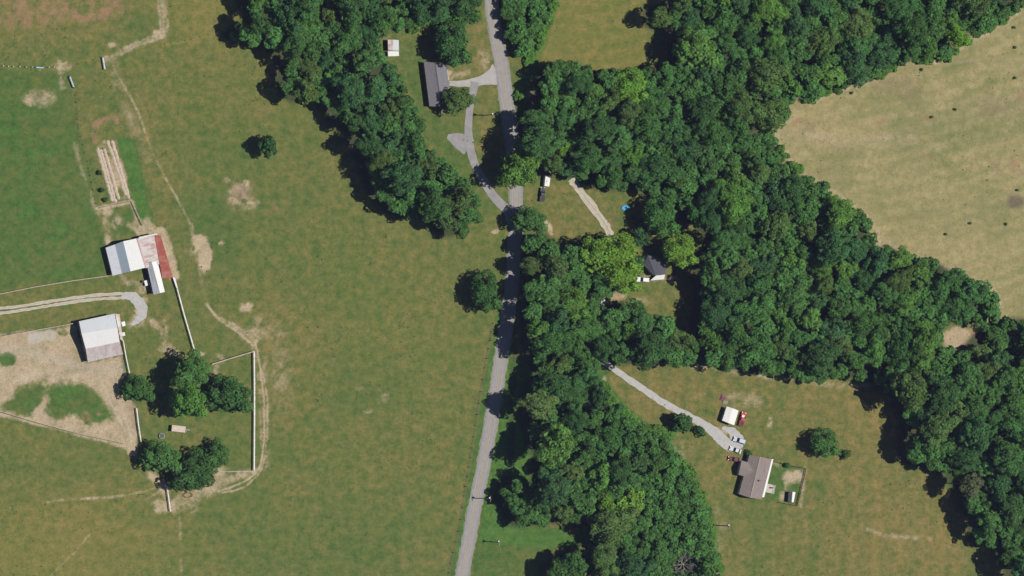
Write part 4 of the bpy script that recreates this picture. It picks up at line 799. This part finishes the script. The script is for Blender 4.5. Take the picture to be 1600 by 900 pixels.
def pole(label, px, py, h=10.0, ang=90, top=True):
    r = thing('utility_pole', label, 'utility pole', G(px, py), R(ang), 'wooden utility poles')
    MB().tube((0, 0, -.1), (0, 0, h), .2, .15, 10).build('post', MT['pole_wood'], r)
    MB().bar((-1.2, 0, h - .6), (1.2, 0, h - .6), .14, .16).build('crossarm', MT['pole_wood'], r)
    for x in (-1.1, -.4, .4, 1.1):
        MB().tube((x, 0, h - .52), (x, 0, h - .3), .06, .04, 7).build('insulator', MT['white_paint'], r)
    if top: MB().tube((.35, 0, h - 2.2), (.35, 0, h - 1.2), .26, .26, 12).build('transformer', MT['galv'], r)
pole('wooden utility pole on the grass island between the two northern roads', 757, 180, 10)
pole('wooden utility pole at the right edge of the main road in the south', 753.5, 778.5, 9.5)
pole('wooden utility pole by the green verge at the bottom wood corner', 769, 846.5, 8.5)
pole('wooden utility pole standing in the brown field beside the central wood', 1127, 821, 9, 90)

# ------------------------------------------------------------------ foliage
def leaf_mat(name, attr=True):
    m, n, l, b = nmat(name); n.remove(b); out = n['Material Output']
    oi = n.new('ShaderNodeObjectInfo'); a = n.new('ShaderNodeAttribute'); a.attribute_name = 'tint'
    hs = n.new('ShaderNodeHueSaturation')
    l.new(oi.outputs['Color'], hs.inputs['Color'])
    l.new(mth(n, l, 'ADD', .485, mth(n, l, 'MULTIPLY', a.outputs['Fac'], .03)), hs.inputs['Hue'])
    l.new(mth(n, l, 'ADD', .50, mth(n, l, 'MULTIPLY', a.outputs['Fac'], 1.0)), hs.inputs['Value'])
    d = n.new('ShaderNodeBsdfDiffuse'); t = n.new('ShaderNodeBsdfTranslucent'); mx_ = n.new('ShaderNodeMixShader'); mx_.inputs[0].default_value = .16
    l.new(hs.outputs[0], d.inputs[0]); l.new(hs.outputs[0], t.inputs[0]); l.new(d.outputs[0], mx_.inputs[1]); l.new(t.outputs[0], mx_.inputs[2]); l.new(mx_.outputs[0], out.inputs[0])
    return m
LEAF = leaf_mat('leaves'); BARK = simple('bark', (.16, .13, .10), .95, c2=(.08, .065, .05), scale=4)
def cards_mesh(name, C_, N_, S_, tint, mat, r_):
    """irregular leaf-clump faces: centres, normals, half sizes"""
    k = len(C_); N_ = N_ / (np.linalg.norm(N_, axis=1, keepdims=True) + 1e-9)
    a = r_.normal(size=(k, 3)); T = np.cross(N_, a); T /= np.linalg.norm(T, axis=1, keepdims=True) + 1e-9; B_ = np.cross(N_, T)
    vs = np.zeros((k, 4, 3), np.float32)
    for i, (u, v) in enumerate(((-1, -.6), (.7, -1), (1, .7), (-.6, 1))):
        ju = r_.uniform(.6, 1.3, (k, 1)); vs[:, i] = C_ + (T * u + B_ * v) * S_[:, None] * ju + N_ * (r_.uniform(-.35, .35, (k, 1)) * S_[:, None])
    m_ = bpy.data.meshes.new(name); m_.vertices.add(4 * k); m_.vertices.foreach_set('co', vs.reshape(-1)); m_.loops.add(4 * k); m_.loops.foreach_set('vertex_index', np.arange(4 * k, dtype=np.int32))
    m_.polygons.add(k); m_.polygons.foreach_set('loop_start', np.arange(0, 4 * k, 4, dtype=np.int32)); m_.polygons.foreach_set('loop_total', np.full(k, 4, np.int32)); m_.update(calc_edges=True)
    at = m_.attributes.new('tint', 'FLOAT', 'POINT'); at.data.foreach_set('value', np.repeat(np.clip(tint, 0, 1), 4).astype(np.float32)); m_.materials.append(mat); return m_
def crown_cloud(r_, nl=30, per=150, flat=.75, lobe=(.22, .40), gap=0.0, card=(.035, .062), core=.52):
    C_, N_, S_, Tt = [], [], [], []; lob = []
    ph = r_.uniform(0, 6.28, 3); 
    for i in range(nl):
        # spread the lobes over the dome
        z = 1 - (i + .5) / nl * 1.35; th = i * 2.39996 + r_.uniform(-.35, .35); rr = math.sqrt(max(0, 1 - z * z))
        out = .60 + .13 * math.sin(2 * th + ph[0]) + .12 * math.sin(3 * th + ph[1]) + r_.uniform(-.16, .16)
        lr = r_.uniform(*lobe)
        lob.append((np.array([math.cos(th) * rr * out, math.sin(th) * rr * out, z * flat * (out + .08) + r_.uniform(-.16, .16)]), lr))
    for i, (c_, lr) in enumerate(lob):
        if r_.uniform() < gap: continue
        k = int(per * (lr / .3) ** 2); d = r_.normal(size=(k, 3)); d /= np.linalg.norm(d, axis=1, keepdims=True)
        d[:, 2] = np.where(d[:, 2] < -.35, -d[:, 2], d[:, 2])
        amp = 1 + .22 * np.sin(5 * d[:, 0] + i) * np.sin(5 * d[:, 1] + 2 * i) + r_.normal(0, .07, k)
        p = c_ + d * (lr * amp)[:, None] * np.array([1, 1, .85])
        keep = np.ones(k, bool)
        for j, (c2_, l2) in enumerate(lob):
            if j != i: keep &= np.linalg.norm((p - c2_) / np.array([1, 1, .85]), axis=1) > l2 * .78
        p, d = p[keep], d[keep]; k = len(p)
        C_.append(p); N_.append(d * .8 + r_.normal(0, .42, (k, 3)) + np.array([0, 0, .35])); S_.append(r_.uniform(*card, k)); Tt.append(np.clip(r_.uniform(.25, .75) + r_.normal(0, .26, k), 0, 1))
    # inner mass closes the crown
    k = 420; d = r_.normal(size=(k, 3)); d /= np.linalg.norm(d, axis=1, keepdims=True); p = d * (r_.uniform(.1, core, k))[:, None] * np.array([1, 1, flat]) 
    C_.append(p); N_.append(r_.normal(size=(k, 3)) + np.array([0, 0, .8])); S_.append(r_.uniform(.09, .14, k)); Tt.append(r_.uniform(.2, .6, k))
    return np.concatenate(C_), np.concatenate(N_), np.concatenate(S_), np.concatenate(Tt)
CROWNS = []
for i in range(12):
    r_ = np.random.default_rng(100 + i)
    nl = [26, 32, 38, 44][i % 4]; fl = r_.uniform(.62, .95)
    CROWNS.append(cards_mesh('crown', *crown_cloud(r_, nl, 190, fl, (.18, .33) if nl < 40 else (.14, .27), .14), LEAF, r_))
FINE = []
for i in range(3):
    r_ = np.random.default_rng(200 + i)
    FINE.append(cards_mesh('crown', *crown_cloud(r_, 46, 330, .85, (.17, .28), .02, (.022, .04), .72), LEAF, r_))
def trunk_mesh(seed):
    rr = random.Random(seed); mb = MB(); z = -1.0
    base = Vector((0, 0, -1.0)); tops = []
    p = Vector((rr.uniform(-.03, .03), rr.uniform(-.03, .03), -.35)); mb.tube(base, p, .045, .032, 8); mb.tube(base, base + Vector((0, 0, .06)), .062, .045, 8)
    q = p + Vector((rr.uniform(-.05, .05), rr.uniform(-.05, .05), .45)); mb.tube(p, q, .032, .015, 7)
    for i in range(6):
        a = i * 1.05 + rr.uniform(-.3, .3); s = p.lerp(q, rr.uniform(0, .8)); e = s + Vector((math.cos(a) * rr.uniform(.25, .42), math.sin(a) * rr.uniform(.25, .42), rr.uniform(.12, .32)))
        mb.tube(s, e, .018, .008, 6)
        for j in range(2): f = e + Vector((math.cos(a + (j - .5) * 1.4) * .16, math.sin(a + (j - .5) * 1.4) * .16, rr.uniform(.05, .15))); mb.tube(e, f, .008, .003, 5)
    o = mb.build('trunk', BARK); m_ = o.data; bpy.data.objects.remove(o); return m_
TRUNKS = [trunk_mesh(i) for i in range(4)]
# greens: linear base colours
GREENS = {'mid green': (.076, .172, .044), 'dark green': (.062, .136, .038), 'blue green': (.060, .138, .046), 'light green': (.108, .225, .044), 'olive green': (.098, .164, .044), 'yellow green': (.150, .285, .038), 'brownish green': (.095, .112, .050)}
TREES = []
def tree(px, py, rpx, h=None, col='mid green', label=None, group=None, ry=None, name='broadleaf_tree', fine=False, cat='tree', rot=None, flat=1.0, wide=0):
    """px, py, rpx: where the crown is seen; its base stands on the ground below"""
    r = rpx * M; ry_ = (ry or rpx) * M; h = h or min(21, 4.0 + 2.6 * r); hc = h - min(r, ry_) * .75 * flat
    hc = max(hc, r * .45)
    p = U(px, py, hc); i = len(TREES)
    o = thing(name, label, cat, (p.x, p.y, 0), 0, group)
    mesh = random.choice(FINE if (fine or rpx > 24) else CROWNS)
    cr = bpy.data.objects.new('crown', mesh); COL.objects.link(cr); cr.parent = o; cr.location = (0, 0, hc)
    q = 1.10; cr.scale = (r * q, ry_ * q, max(r, ry_) * q * flat * random.uniform(.9, 1.1)); 
    if ry is None: cr.rotation_euler = (0, 0, random.uniform(0, 6.28) if rot is None else rot)
    g = GREENS[col]; v = random.uniform(.86, 1.14); cr.color = (g[0] * v * random.uniform(.93, 1.07), g[1] * v, g[2] * v * random.uniform(.92, 1.1), 1)
    tk = bpy.data.objects.new('trunk', random.choice(TRUNKS)); COL.objects.link(tk); tk.parent = o; tk.location = (0, 0, hc); s = max(r, 2); tk.scale = (s, s, hc)
    if wide: cr.scale = (cr.scale[0] * wide, cr.scale[1] / wide, cr.scale[2])
    TREES.append((px, py, rpx, h, col, o)); return o

# single trees that can be told apart
SG = 'single trees in fields and yards'
SINGLE = [
 (705, 68, 29, 12.5, 'mid green', 'large round green tree right above the long grey roofed house', 34, True),
 (714, 157, 23, 11, 'olive green', 'round olive green tree covering the south end of the grey roofed house', None, True),
 (809, 263, 31, 16, 'light green', 'large round light green tree at the fork of the two roads', 34, True),
 (826, 343, 25, 11, 'mid green', 'round tree overhanging the main road just below the road junction', 22, True),
 (757, 455, 24, 11, 'mid green', 'lone tree on the left side of the main road at the pasture edge', 31, True),
 (416, 228, 13, 8.5, 'blue green', 'small lone dark tree standing in the middle of the upper pasture', 19, False),
 (299, 581, 29, 16, 'mid green', 'tall tree touching the slanting white fence, northern of the tall pair', 28, True),
 (293, 626, 25, 16, 'light green', 'tall light green tree, southern of the pair casting the long shadow', 31, True),
 (354, 617, 35, 9.5, 'dark green', 'wide dark green tree inside the white fenced paddock', 32, True),
 (214, 607, 24, 7.5, 'dark green', 'round dark tree on the line of the farmyard fence', 23, True),
 (250, 714, 29, 10, 'mid green', 'western tree of the lower paddock group beside the yard path', 27, True),
 (302, 739, 36, 10.5, 'dark green', 'southernmost and largest tree of the lower paddock group', 32, True),
 (337, 712, 22, 9, 'mid green', 'eastern tree of the lower paddock group behind the largest one', 22, True),
 (1065, 660, 18, 7.5, 'dark green', 'bushy tree touching the curve of the long driveway', 15, False),
 (1287, 692, 25, 9, 'mid green', 'lone spreading tree on the lawn east of the white house', 21, True),
 (1031, 337, 29, 13, 'mid green', 'round tree shading the blue paddling pool', 31, True),
 (1000, 372, 16, 9, 'blue green', 'small tree just north of the cottage beside the gravel drive end', None, False),
 (1062, 392, 30, 13, 'yellow green', 'yellow green tree leaning over the east side of the cottage', 24, True),
 (930, 400, 32, 17, 'yellow green', 'bright green tree where the gravel drive ends', 30, True),
 (964, 398, 37, 18, 'yellow green', 'brightest and largest yellow green tree next to the cottage', 32, True),
 (971, 433, 31, 16, 'yellow green', 'bright yellow green tree south west of the cottage', 24, True),
 (895, 475, 27, 14, 'light green', 'bright green tree in the wood west of the tiny white garden shed', 24, True),
 (1030, 28, 18, 15, 'olive green', 'yellowish tree at the corner of the hay meadow in the north', 17, False),
 (1086, 76, 30, 19, 'light green', 'broad pale green tree throwing a dark shadow on the northern meadow', 33, True),
]
for px, py, r_, h, c_, lb, ry, fn in SINGLE:
    tree(px, py, r_, h, c_, lb, SG, ry, fine=fn)
for px, py, r_, h, c_, lb in [(1092, 674, 9, 2.6, 'dark green', 'low dark bush at the driveway bend beside the bushy tree'), (1321, 710, 8, 2.2, 'olive green', 'small rounded olive shrub near the lone lawn tree'), (366, 57, 7, 3.5, 'light green', 'tiny light bush outside the northern tip of the west wood'),
      (1480, 88, 0, 0, '', '')]:
    if r_: tree(px, py, r_, h, c_, lb, 'low bushes in the open', name='bush', cat='bush')
for px, py, r_, lb in [(1180, 728 - 0, 0, ''), (1169, 708, 6, 'small dark shrub at the north corner of the white house'), (228, 0, 0, ''), (156, 270, 4, 'round dark shrub left of the middle of the garden rows'), (160, 297, 4, 'round dark shrub left of the lower end of the garden rows'), (165, 312, 4, 'round dark shrub at the bottom left corner of the garden rows'), (1230, 727, 5, 'low shrub on the north line of the back yard fence'), (1390, 42 + 0, 0, '')]:
    if r_: tree(px, py, r_, 1.8, 'dark green', lb, 'low bushes in the open', name='bush', cat='bush')

for px, py, lb in [(1585, 43, 'lone dark bush near the top corner of the tan field'), (1586, 74, 'small dark bush below the top corner bush of the tan field'), (1493, 171, 'largest dark bush in the open upper tan field'), (1456, 183, 'small bush left of the largest bush in the tan field'), (1440, 109, 'small bush just below the pale curved path in the tan field'), (1331, 145, 'little bush near the wood edge at the top left of the tan field'),
                   (1478, 366, 'dark bush low in the middle of the tan field'), (1516, 349, 'middle bush of three in the lower tan field'), (1572, 350, 'easternmost of the three bushes in the lower tan field'), (1590, 297, 'bush just above the dark burnt patch of the tan field'), (1586, 122, 'bush close to the reddish patch in the upper tan field')]:
    tree(px, py, 2.3, 1.0, 'mid green', lb, 'small bushes dotted over the tan field', name='bush', cat='bush')

# ---- woods: crowns spread through the outlines
ZN = {'west': 'wood strip west of the road', 'bushes': 'thicket east of the northern road', 'north': 'great eastern wood', 'central': 'wood east of the main road'}
taken = [(t[0], t[1], (t[2])) for t in TREES]
rr = random.Random(5)
def zone_r(zn, px, py):
    if zn == 'bushes': return 10, 15
    if zn == 'west' and py > 0 and px > 690 and py < 60: return 14, 18
    if zn == 'central' and (py > 640 and px > 1000 or (px > 950 and 820 < py < 860)): return 12, 17
    if zn == 'central' and px < 858 and py > 728: return 8, 14
    if zn == 'north' and 1180 < px < 1560 and py < 200 and py > 260 - (px - 1180) * .55: return 13, 20
    return 14, 31
cands = []
for zn, P in WOODS.items():
    xs = [p[0] for p in P]; ys = [p[1] for p in P]; area = (max(xs) - min(xs)) * (max(ys) - min(ys)); got = []
    N_ = int(area / 9); qx = np.array([rr.uniform(min(xs), max(xs)) for _ in range(N_)]); qy = np.array([rr.uniform(min(ys), max(ys)) for _ in range(N_)])
    sd = sd_poly(qx, qy, P)
    for ps in (1.0, .84, .68):
        for x, y, s in zip(qx, qy, sd):
            if math.hypot(x - 1073, y - 880) < 24: continue
            if s < 5 or x < -15 or x > 1622 or y < -18 or y > 918: continue
            lo, hi = zone_r(zn, x, y); r_ = rr.uniform(lo, hi) * ps
            if s < r_ * .82: r_ = s / .82
            if r_ < 9.3: continue
            ok = True
            for (a, b_, c_) in taken:
                dd = abs(a - x)
                if dd < 60 and (a - x) ** 2 + (b_ - y) ** 2 < (.715 * (r_ + c_)) ** 2: ok = False; break
            if ok: taken.append((x, y, r_)); cands.append((zn, x, y, r_))
cands.sort(key=lambda t: -t[3])
print('wood crowns', len(cands), {z: sum(1 for c_ in cands if c_[0] == z) for z in WOODS})
MAXT = 300 - len(TREES)
LAND = [  # landmark pixel and phrase
 (595, 75, 'the small pale grey shed'), (450, 110, 'the upper pasture edge'), (520, 180, 'the notch of the upper pasture'), (620, 335, 'the pasture bulge'), (755, 330, 'the road junction'), (735, 250, 'the narrow side road'), (632, 115, 'the grassy yard behind the grey roofed house'), (700, 20, 'the big yard tree north of the grey roof'), (480, 10, 'the top border of the west strip'), (560, 110, 'the heart of the west strip'), (600, 230, 'the belly of the west strip'),
 (810, 60, 'the northern road'), (940, 105, 'the northern meadow'), (1020, 25, 'the meadow corner'), (852, 280, 'the white camper'), (900, 285, 'the gravel drive top'), (975, 325, 'the blue pool'), (800, 200, 'the shaded road bend'), (920, 190, 'the meadow wood centre'), (1060, 190, 'the broad northern canopy'), (1110, 20, 'the top border beyond the meadow'), (1190, 208, 'the tan field tip'), (1245, 152, 'the bare soil notch'), (1400, 100, 'the tan field top edge'), (1540, 45, 'the upper tan field corner'), (1290, 30, 'the top border of the great wood'), (1170, 110, 'the upper canopy heart'), (1300, 310, 'the tan field west edge'), (1370, 380, 'the tan field bay'), (1470, 405, 'the tan field lower edge'), (1560, 480, 'the tan field bottom corner'), (1495, 527, 'the sandy clearing'), (1378, 495, 'the tiny sandy gap'), (1040, 425, 'the dark roofed cottage'), (1075, 480, 'the cottage lawn'), (1190, 420, 'the canopy heart east of the cottage'), (1230, 500, 'the middle of the great wood'), (1120, 572, 'the north edge of the brown lawn'), (1280, 595, 'the lobe above the lone lawn tree'), (1400, 620, 'the brown lawn bay'), (1420, 720, 'the eastern shadow bay'), (1510, 800, 'the long shaded field edge'), (1560, 860, 'the bottom field corner'), (1550, 690, 'the brownish tree'), (1595, 590, 'the border east of the sandy clearing'), (1590, 760, 'the lower outer border'),
 (850, 375, 'the road dip'), (940, 473, 'the tiny white garden shed'), (825, 500, 'the shaded road straight'), (1010, 490, 'the lower end of the cottage lawn'), (938, 562, 'the driveway mouth'), (830, 600, 'the green road verge'), (950, 625, 'the driveway lawn corner'), (1045, 690, 'the bushy driveway tree'), (1090, 775, 'the brown field west edge'), (1127, 821, 'the field utility pole'), (1073, 882, 'the bare grey tree'), (900, 828, 'the red soil patch'), (785, 770, 'the verge thicket'), (850, 720, 'the dark verge hollow'), (930, 740, 'the heart of the roadside wood'), (870, 880, 'the bottom lawn shadow'), (970, 850, 'the lower border of the roadside wood')]
def size_w(r_): return 'broad' if r_ > 23 else 'medium' if r_ > 17 else 'small' if r_ > 12 else 'very small'
def dir_w(dx, dy):
    a = (math.degrees(math.atan2(-dy, dx)) + 360) % 360; return ['east', 'north east', 'north', 'north west', 'west', 'south west', 'south', 'south east'][int((a + 22.5) // 45) % 8]
stuff_c = []; rec = []
for k_, (zn, x, y, r_) in enumerate(cands):
    v = rr.random(); tone = vnoise(np.array([x]), np.array([y]), 90, 77)[0]
    bl_ = .27 if zn == 'west' and y < 230 and x > 440 and v < .9 else 0
    if zn == 'bushes': col = 'mid green' if v < .6 else 'light green'
    else:
        col = ('blue green' if v < .16 + bl_ else 'dark green' if v < .34 + bl_ else 'mid green' if v < .66 - .2 * tone else 'olive green' if v < .82 - .1 * tone else 'light green' if v < .965 else 'yellow green')
    if zn == 'north' and 1515 < x < 1565 and 680 < y < 760: col = 'brownish green'
    if zn == 'north' and math.hypot(x - 1522, y - 478) < 30: col = 'mid green'
    if zn == 'west' and abs(x - 720) < 25 and 310 < y < 360: col = 'olive green'
    h = 9.5 + r_ * .36 + rr.uniform(-4.0, 4.5)
    if zn == 'bushes': h = 4 + r_ * .2
    elif zone_r(zn, x, y)[1] < 18.5: h = 5.5 + r_ * .4 + rr.uniform(-1.5, 3)
    if zn == 'north' and (x > 1380 and y > 560): h += 5
    if zn == 'north' and 1488 < x < 1590 and 495 < y < 562: h = min(h, 8)
    if zn == 'central' and x < 870 and y < 800 and r_ > 14: h += 4
    if zn == 'west' and y > 60 and sd_poly(np.array([x]), np.array([y]), WOODS['west'])[0] < 30: h += 2
    h = min(h, 5.5 + r_ * .62 + (2 if r_ > 18 else 0))
    if k_ >= MAXT: stuff_c.append((x, y, r_, h, col)); continue
    rec.append((zn, x, y, r_, h, col))
seen = {}
for zn, x, y, r_, h, col in rec:
    d = sorted(LAND, key=lambda q: (q[0] - x) ** 2 + (q[1] - y) ** 2)
    base = f"{size_w(r_)} {col}"
    opts = []
    for q in d[:3]:
        dd = math.hypot(q[0] - x, q[1] - y)
        how = 'right beside' if dd < 16 else None
        opts.append(f"{base} crown {'hugging' if how else dir_w(x - q[0], y - q[1]) + ' of'} {q[2]}")
        if not how: opts.append(f"{base} crown {'close' if dd < 45 else 'some way' if dd < 80 else 'far'} {dir_w(x - q[0], y - q[1])} of {q[2]}")
    q0, q1 = d[0], d[1]
    opts.append(f"{base} crown between {q0[2]} and {q1[2]}")
    opts.append(f"{base} crown {dir_w(x - q0[0], y - q0[1])} of {q0[2]}, {'taller' if h > 16 else 'lower'} than most around")
    opts.append(f"{base} crown {dir_w(x - q0[0], y - q0[1])} of {q0[2]}, towards {q1[2]}")
    opts.append(f"{base} crown {dir_w(x - q0[0], y - q0[1])} of {q0[2]}, facing {d[2][2]}")
    opts.append(f"{base} crown {dir_w(x - q1[0], y - q1[1])} of {q1[2]}, towards {d[2][2]}")
    opts.append(f"second {base} crown {dir_w(x - q0[0], y - q0[1])} of {q0[2]}"); opts.append(f"third {base} crown {dir_w(x - q0[0], y - q0[1])} of {q0[2]}"); opts.append(f"fourth {base} crown {dir_w(x - q0[0], y - q0[1])} of {q0[2]}")
    lb = next((o_ for o_ in opts if o_ not in seen and len(o_.split()) <= 16), opts[0]); seen[lb] = 1
    tree(x, y, r_, h, col, lb, 'trees of the ' + ZN[zn], fine=(rr.random() < .35), flat=rr.uniform(.9, 1.2), wide=rr.uniform(.84, 1.2))
print('trees', len(TREES), 'stuff crowns', len(stuff_c))
# smaller crowns beyond the countable ones, and the undergrowth: one mass each
def cloud_stuff(name, items, seed, colname):
    r2 = np.random.default_rng(seed); C_, N_, S_, T_ = [], [], [], []
    for (x, y, r_, h, col) in items:
        c_, n_, s_, t_ = crown_cloud(r2, 12, 60, .8, (.30, .45), 0, (.07, .12)); r = r_ * M * 1.1; hc = max(h - r * .7, r * .4); p = U(x, y, hc)
        C_.append(c_ * r + np.array([p.x, p.y, hc])); N_.append(n_); S_.append(s_ * r); T_.append(np.clip(t_ + r2.uniform(-.2, .2), 0, 1))
    m_ = cards_mesh(name, np.concatenate(C_), np.concatenate(N_), np.concatenate(S_), np.concatenate(T_), LEAF, r2)
    o = bpy.data.objects.new(name, m_); COL.objects.link(o); g = GREENS[colname]; o.color = (*g, 1); return o
if stuff_c:
    o = cloud_stuff('young_woodland', stuff_c, 9, 'mid green'); tag(o, 'low young growth filling the gaps between the woodland trees', 'undergrowth', kind='stuff')
under = []
for zn, P in WOODS.items():
    xs = [p[0] for p in P]; ys = [p[1] for p in P]; nn = int((max(xs) - min(xs)) * (max(ys) - min(ys)) / 420)
    qx = np.array([rr.uniform(min(xs), max(xs)) for _ in range(nn)]); qy = np.array([rr.uniform(min(ys), max(ys)) for _ in range(nn)])
    for x, y, s in zip(qx, qy, sd_poly(qx, qy, P)):
        if s > 7 and -20 < x < 1625 and -20 < y < 920: under.append((x, y, min(9, s), rr.uniform(2, 6), 'dark green'))
o = cloud_stuff('undergrowth', under, 19, 'dark green'); tag(o, 'dark shrubby undergrowth on the woodland floor', 'undergrowth', kind='stuff')
# verge scrub along the wood edges
scrub = []
for P_, n_, hh, rad in [([(2000,600),(2001,600)], 1, 1, 1), ([(943,600),(948,620),(972,645),(1010,668),(1042,682)], 44, 3.0, 8), ([(1052,708),(1077,744),(1095,780),(1108,825),(1116,870),(1124,900)], 44, 3.0, 8), ([(1600,8),(1540,48),(1480,88),(1410,94),(1370,122),(1300,138),(1262,156)], 40, 2.5, 6), ([(868,0),(852,40),(836,80),(815,120),(812,160)], 30, 1.6, 6), ([(690,250),(720,285),(750,320)], 14, 2, 6), ([(1200,210),(1240,262),(1300,308),(1365,365)], 30, 2.2, 5.5), ([(640,40),(700,30),(750,20)], 16, 2, 8)]:
    for i in range(n_):
        t = rr.random() * (len(P_) - 1); k_ = int(t); f = t - k_; x = P_[k_][0] * (1 - f) + P_[min(k_ + 1, len(P_) - 1)][0] * f; y = P_[k_][1] * (1 - f) + P_[min(k_ + 1, len(P_) - 1)][1] * f
        scrub.append((x + rr.uniform(-4, 4), y + rr.uniform(-4, 4), rad * rr.uniform(.6, 1.2), hh, 'light green'))
o = cloud_stuff('edge_scrub', scrub, 29, 'light green'); tag(o, 'bright scrub and brambles fringing the wood edges', 'scrub', kind='stuff')
# coarse weed tufts across the pastures
r2 = np.random.default_rng(77); tx, ty = r2.uniform(-10, 1610, 9000) + r2.normal(0, 3, 9000), r2.uniform(-10, 910, 9000)
keep = np.ones(9000, bool)
for P in WOODS.values(): keep &= sd_poly(tx, ty, P) < -4
keep &= ~((tx > 740) & (tx < 830) & (ty < 400)) & ~((tx > 700) & (tx < 812) & (ty >= 400) & (np.abs(tx - (806 - (ty - 400) * .17)) < 18)) & ~((tx > 120) & (tx < 280) & (ty > 360) & (ty < 470)) & ~((tx < 215) & (ty > 485) & (ty < 700))
keep &= (vnoise(tx, ty, 55, 5) + .8 * vnoise(tx, ty, 14, 6)) > .35
keep &= ~((tx > 1120) & (tx < 1260) & (ty > 630) & (ty < 795)) & ((tx < 1190) | (ty > 560) | (r2.uniform(size=9000) < .22))
tx, ty = tx[keep], ty[keep]; k = len(tx); rad = r2.uniform(.10, .30, k) ; C_ = []; N_ = []; S_ = []; T_ = []
for j in range(5):
    C_.append(np.stack([(tx - 800) * M + r2.normal(0, 1, k) * rad * .5, (450 - ty) * M + r2.normal(0, 1, k) * rad * .5, rad * r2.uniform(.2, .6, k)], -1)); N_.append(r2.normal(0, .6, (k, 3)) + np.array([0, 0, .8])); S_.append(rad * .55); T_.append(r2.uniform(0, .8, k))
o = bpy.data.objects.new('weeds', cards_mesh('weeds', np.concatenate(C_), np.concatenate(N_), np.concatenate(S_), np.concatenate(T_), LEAF, r2)); COL.objects.link(o); o.color = (.085, .115, .045, 1)
tag(o, 'dark weed tufts scattered over the open pastures', 'weeds', kind='stuff')
# bare grey tree among the southern wood
def bare_tree(px, py, h, rad, label):
    p = U(px, py, h * .8); r = thing('bare_tree', label, 'tree', (p.x, p.y, 0)); rq = random.Random(3); gm_ = simple('dead_bark', (.36, .33, .29), .9)
    MB().tube((0, 0, 0), (0, 0, h * .55), .35, .2, 9).build('trunk', gm_, r)
    mb = MB()
    def grow(s, d, L, w_, dep):
        e = s + d * L; mb.tube(s, e, w_, w_ * .6, 5)
        if dep == 0: return
        for i in range(3 if dep > 1 else 4):
            nd = (d + Vector((rq.uniform(-.8, .8), rq.uniform(-.8, .8), rq.uniform(-.15, .35)))).normalized(); grow(s.lerp(e, rq.uniform(.6, 1)), nd, L * rq.uniform(.55, .8), w_ * .6, dep - 1)
    for i in range(8):
        a = i * .8; grow(Vector((0, 0, h * rq.uniform(.35, .55))), Vector((math.cos(a), math.sin(a), .6)).normalized(), rad * .45, .13, 4)
    mb.build('branches', gm_, r)
bare_tree(1073, 882, 14, 5.5, 'leafless grey tree near the bottom of the roadside wood')
